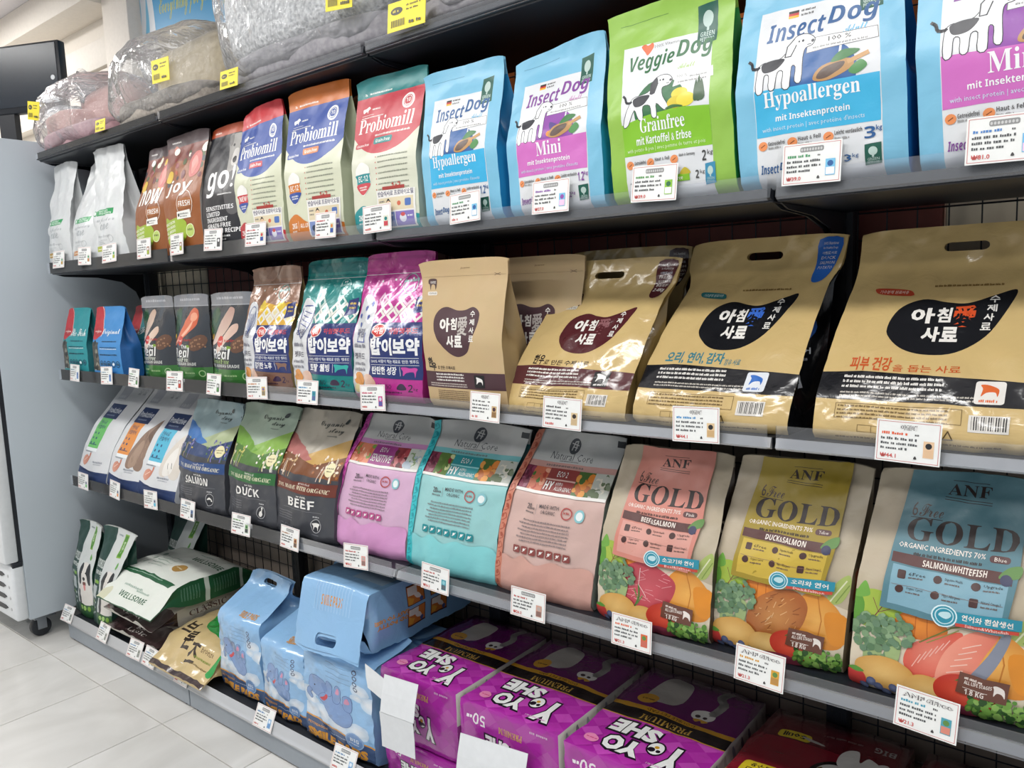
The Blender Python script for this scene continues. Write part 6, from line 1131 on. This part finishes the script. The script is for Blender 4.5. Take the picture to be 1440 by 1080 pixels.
def sticker(parent, loc, rot, w=.085, h=.062, seed=1):
    P = Patch(np.array([[[-w / 2, -.0006, -h / 2], [w / 2, -.0006, -h / 2]], [[-w / 2, -.0006, h / 2], [w / 2, -.0006, h / 2]]]))
    b = MB().box(-w / 2, -.0005, -h / 2, w / 2, .0004, h / 2).build('price_sticker', YEL, parent); b.location = loc; b.rotation_euler = rot
    a = [El(.24, .68, .16, '#2a2a22', .13), Scr(.14, .34, .64, .09, '#d9c62a', 2), Scr(.5, .92, .76, .07, '#4a4420', seed), Scr(.5, .85, .62, .06, '#4a4420', seed + 1)] + [Rc(.10 + .022 * i, .14, .10 + .022 * i + (.008, .013)[i % 3 == 0], .38, '#2a2a22') for i in range(17)] + [Scr(.58, .95, .14, .12, '#3a3520', seed + 4)]
    pos = []; L = P.lay(a, zero=2e-4, step=5e-5); 
    pos, nor, col = [np.concatenate([L[k][i] for k in L]) for i in range(3)]
    soup('sticker_print', pos, nor, col, M['card'], b)
    return b
YEL = plain('yellow_sticker', '#ecd91c', .4)
def bed(label, x0, x1, z0, parts, clear_h, seed, stickers, tails=()):
    r = empty('pet_bed', ((x0 + x1) / 2, .19, z0), label, 'pet bed', 'pet beds on the top shelf'); w = (x1 - x0) / 2
    for nm, c, h, mt, a in parts: pillow(nm, c, h, mt, r, seed + len(nm), a[0], a[1], 24, a[2], a[3] if len(a) > 3 else 0)
    pillow('clear_plastic_bag', (0, -.005, clear_h * .5 + .002), (w, .195, clear_h * .5), M['bagclear'], r, seed + 9, .022, .5, 40, 8.)
    for k_, pts in enumerate(tails):
        # gathered, crumpled end of the plastic bag
        m = MB(); m.tube(pts, [.012, .03, .05, .075][:len(pts)], 14, False); t = m.build('bag_gather', M['bagclear'], r, smooth=True)
    for s in stickers: sticker(r, *s)
    return r
pk = fabric('pink_velvet', '#c99d96', '#d3aaa3', 60, .12); pk2 = fabric('mauve_velvet', '#b98f98', '#c79fa6', 60, .12)
bg = fabric('beige_plush', '#b9aa8a', '#c6b898', 60, .12); gb = fabric('grey_brown_plush', '#9c938a', '#b0a79c', 90, .4)
gw = fabric('grey_white_fleece', '#a9acb0', '#f0f2f2', 95, 1.0, 4); gd = fabric('grey_velvet', '#8f8d93', '#a19fa4', 60, .2)
zt = ZS[0] + .001
bed('dusty pink velvet pet bed in a crumpled clear bag, leftmost on the top shelf', -.945, -.408, zt, [('base_cushion', (.0, 0, .045), (.265, .165, .040), pk2, (.010, .4, 6)), ('bolster', (.04, .05, .145), (.20, .11, .085), pk, (.014, .5, 5)), ('bolster', (-.13, -.06, .10), (.12, .09, .055), pk, (.012, .5, 6))], .245, 3,
    [((-.14, -.203, .145), (0, .2, .1), .078, .062, 1)], [[(-.16, -.02, .32), (-.15, -.02, .29), (-.11, -.01, .24), (-.06, 0, .19)], [(-.44, -.06, .16), (-.38, -.06, .175), (-.31, -.05, .165), (-.22, 0, .13)]])
bed('beige pet bed with a grey brown cushion in a crumpled clear bag', -.370, .218, zt, [('base_cushion', (.01, -.02, .045), (.265, .155, .042), gb, (.012, .4, 7)), ('back_cushion', (.03, .05, .155), (.24, .10, .105), bg, (.012, .35, 5))], .265, 13,
    [((.146, -.207, .107), (0, .05, 0), .095, .062, 3)], [[(-.31, -.03, .30), (-.29, -.02, .27), (-.24, -.01, .22), (-.17, 0, .17)]])
bed('grey and white fleece pet bed with grey velvet edge and two yellow stickers', .235, .975, zt, [('base_cushion', (.02, -.01, .05), (.33, .165, .046), gd, (.010, .4, 6)), ('fleece_cushion', (-.02, .0, .20), (.33, .16, .115), gw, (.016, .45, 6))], .36, 23,
    [((.24, -.205, .115), (0, .1, .05), .085, .062, 5)])
bed('grey and white fleece pet bed in a clear bag, rightmost at the top edge', .985, 1.60, zt, [('base_cushion', (.0, -.01, .05), (.28, .165, .046), gd, (.010, .4, 6)), ('fleece_cushion', (.02, .0, .19), (.27, .16, .105), gw, (.016, .45, 6))], .33, 33, [])

for i, (x, z, w_, h_, nm) in enumerate(((-.332, 1.805, .06, .036, 'yellow price sticker on the top shelf edge below the pink pet bed'), (.395, 1.808, .075, .046, 'yellow price sticker on the top shelf edge below the beige pet bed'), (1.047, 1.812, .105, .060, 'large yellow price sticker on the top shelf edge below the fleece pet bed'))):
    o = sticker(None, (x, -.012, z), (-.12, 0, .05), w_, h_, 40 + i); tag(o, nm, 'price sticker', 'yellow stickers on the top shelf edge'); o.name = 'price_sticker'
# ================================================================ PRICE CARDS in the shelf strips
CW, CH = .084, .060
cm_ = MB().box(-CW / 2, -.0004, 0, CW / 2, .0004, CH)
CARD = cm_.build('price_card_blank', plain('white_card', '#eceeec', .35)); card_me = CARD.data; bpy.data.objects.remove(CARD)
CP = Patch(np.array([[[-CW / 2, -.0005, 0], [CW / 2, -.0005, 0]], [[-CW / 2, -.0005, CH], [CW / 2, -.0005, CH]]]))
def price_card(x, y, z, label, accent, thumb, price=None, head=None, tilt=.22, rz=0., ry=0., seed=1, sc=1.):
    o = link(bpy.data.objects.new('price_card', card_me)); o.location = (x, y, z); o.rotation_euler = (-tilt, ry, rz); o.scale = (sc, sc, sc)
    tag(o, label, 'price card', 'price cards in the shelf strips')
    red = '#cf8a88'
    a = [Ln([(.03, .04), (.97, .04), (.97, .96), (.03, .96), (.03, .04)], .010, red)]
    if head: a += [Tx(head, .5 - .045 * len(head), .775, .5 + .045 * len(head), .90, '#6f6f6f', .09), Tx(head, .5 - .045 * len(head), .78, .5 + .045 * len(head), .895, '#e4e4e2', .01)]
    else: a += [RR(.30, .775, .70, .90, '#8f9090', .03)] + [El(.33 + .047 * i, .835, .017, '#c9caca', .035, 8) for i in range(8)]
    a += [Scr(.09, .55, .655, .065, accent, seed, .9), Scr(.60, .68, .66, .05, '#666', seed + 3)]
    for i in range(3): a += [Scr(.08, .66, .53 - .115 * i, .06, '#4f5254', seed * 7 + i, 1 if i < 2 else .75)]
    if price: a += [Tx(price, .08, .10, .08 + .05 * len(price), .20, '#d0605c', .02)]
    else: a += [Scr(.08, .32, .11, .08, '#cf6f6a', seed + 8)]
    a += [Rc(.74, .17, .90, .56, thumb[0]), Rc(.75, .19, .89, .36, thumb[1]), El(.82, .45, .05, thumb[2]), Bl([(.60, .12), (.625, .19), (.65, .12)], '#444', 3)]
    L = CP.lay(a, zero=1e-4, step=3e-5); pos, nor, col = [np.concatenate([L[k][i] for k in L]) for i in range(3)]
    soup('card_print', pos, nor, col, M['card'], o)
    return o
cards = [
 (1.398, -.0075, [(-.755, 'gold-striped white bag', '#8a8a8a', ('#dcdcd8', '#b58f35', '#2f9a5a')), (-.545, 'orange-striped white bag', '#8a8a8a', ('#dcdcd8', '#c48a5a', '#2f9a5a')), (-.365, 'tall white bag', '#8a8a8a', ('#dcdcd8', '#a9b536', '#2f9a5a')), (-.135, 'smaller brown bag', '#777', ('#95582f', '#9db83a', '#eee')), (.06, 'larger brown bag', '#777', ('#95582f', '#9db83a', '#eee')), (.25, 'black bag with a dog head', '#777', ('#2a2b30', '#555', '#eee')), (.452, 'red-topped shield bag', '#c8414a', ('#d3d6bd', '#31509f', '#c8363e')), (.738, 'orange-topped shield bag', '#c8414a', ('#d3d6bd', '#31509f', '#cf7a2e')), (.92, 'teal-topped shield bag', '#777', ('#d9dbc8', '#c2434f', '#1f7f80')), (1.18, 'small blue-circle bag', '#4f9a6a', ('#74bde2', '#eef', '#2c5f9e')), (1.39, 'small purple-circle bag', '#8f5fae', ('#74bde2', '#f3c6e4', '#8f4aa6')), (1.602, 'bright green bag', '#4f9a4a', ('#8fc63f', '#eee', '#2f6d43')), (1.86, 'large blue-circle bag', '#4f9a6a', ('#74bde2', '#eef', '#2c5f9e')), (2.10, 'large pink-banded bag', '#4f86c8', ('#74bde2', '#f3c6e4', '#8f4aa6'))], 'second shelf'),
 (.990, -.0075, [(-.72, 'small teal bag', '#3f7f9a', ('#7f9ac4', '#5f86c0', '#2f5f9a')), (-.47, 'small blue bag', '#3f7f9a', ('#7f9ac4', '#5f86c0', '#2f5f9a')), (-.285, 'pale drumstick bag on the left', '#4f8a4a', ('#5a5c5a', '#4f8a4a', '#ddd')), (-.025, 'salmon drumstick bag', '#c0504a', ('#8a3a3a', '#b5483a', '#ddd')), (.19, 'duck drumstick bag', '#4f8a4a', ('#5a5c5a', '#4f8a4a', '#ddd')), (.408, 'brown and gold diamond bag', '#c9803a', ('#d9b96a', '#8a7f6a', '#7d6a9a')), (.622, 'teal diamond bag', '#3f8fc0', ('#3f8fa8', '#5a6a9a', '#2f7f8a')), (.87, 'magenta diamond bag', '#cf5a7a', ('#c94a8a', '#5a5aa0', '#cfcfe0')), (1.208, 'kraft paper bag', '#555', ('#c9ad82', '#8f6f4a', '#4a2f36')), (1.40, 'dark red tag carry bag', '#555', ('#d9c29a', '#c9b08a', '#3a3230')), (1.674, 'blue tag carry bag', '#3f8fc8', ('#e0c49a', '#caa878', '#2a2a2c')), (1.996, 'large orange-mark carry bag', '#e0603a', ('#e6c4a0', '#e0bc96', '#2a2a2c'))], 'third shelf'),
 (.592, -.0075, [(-.745, 'green-strip white bag', '#777', ('#cfd2d6', '#6fbf6a', '#2a3c66')), (-.50, 'orange-strip white bag', '#777', ('#cfd2d6', '#e0924c', '#2a3c66')), (-.245, 'blue-strip white bag', '#777', ('#cfd2d6', '#58b8d6', '#2a3c66')), (-.02, 'dark grey blue-hill bag', '#4a86b0', ('#7d93ad', '#45474d', '#2a4a80')), (.27, 'dark grey green-hill bag', '#6fa05a', ('#9db88f', '#45474d', '#2f6a3a')), (.50, 'dark grey brown-hill bag', '#b5805a', ('#c9a070', '#6d5a50', '#6d352a')), (.771, 'pink natural bag', '#c0504a', ('#d99a92', '#8f6f6a', '#b5a9a4')), (1.039, 'turquoise natural bag', '#c0504a', ('#4f9fb0', '#55606a', '#8fc9d2')), (1.301, 'salmon pink natural bag', '#c0504a', ('#cfa08f', '#8a6a62', '#b9aca6')), (1.541, 'beef picture bag', '#e0704a', ('#d9643c', '#c96a5a', '#5f8a45')), (1.78, 'roast duck picture bag', '#d9a23c', ('#d9a23a', '#b98a4a', '#5f8a45')), (2.027, 'salmon steak picture bag', '#4fa0b8', ('#4f9fb0', '#d98a78', '#5f8a45'))], 'fourth shelf')]
price = {(0, 11): '₩39.0', (0, 12): '₩39.0', (0, 13): '₩81.0', (1, 10): '₩44.1', (1, 11): '₩44.1', (2, 6): '₩26.2', (2, 7): '₩26.2', (2, 8): '₩26.2', (2, 9): '₩21.3', (2, 10): '₩21.3', (2, 11): '₩21.3', (0, 10): '₩27.0'}
heads = {(1, 8): '아침애', (1, 9): '아침애', (1, 10): '아침애', (1, 11): '아침애', (2, 9): 'ANF 6Free', (2, 10): 'ANF 6Free', (2, 11): 'ANF 6Free'}
for s, (z, y, row, nm) in enumerate(cards):
    for i, (x, what, ac, th) in enumerate(row):
        r = random.Random(s * 50 + i)
        price_card(x, y - .0035, z - .010 if s else z - .016, 'white price card with a red border under the %s' % what, ac, th, price.get((s, i)), heads.get((s, i)), tilt=.06 + r.uniform(0, .08), rz=r.uniform(-.1, .1), ry=r.uniform(-.05, .05), seed=s * 40 + i + 1)
for i, (x, what) in enumerate(((-.86, 'in front of the leftmost dog-picture bag'), (-.57, 'in front of the second dog-picture bag'), (-.335, 'left one by the brown bag ends'), (-.235, 'right one by the brown bag ends'), (-.03, 'half under the tan lying bag'), (.405, 'in front of the middle blue pad pack'), (.745, 'in front of the larger blue pad pack'))):
    price_card(x, -.078, .072, 'white price card on the base deck, ' + what, '#4f86b8', ('#8fb8dc', '#6f9ac8', '#dfe8f2') if i > 4 else ('#b9b9b4', '#8f958f', '#6f7a6f'), None, None, tilt=.42, rz=random.Random(i).uniform(-.06, .06), seed=200 + i)
bpy.data.scenes.remove(TS)
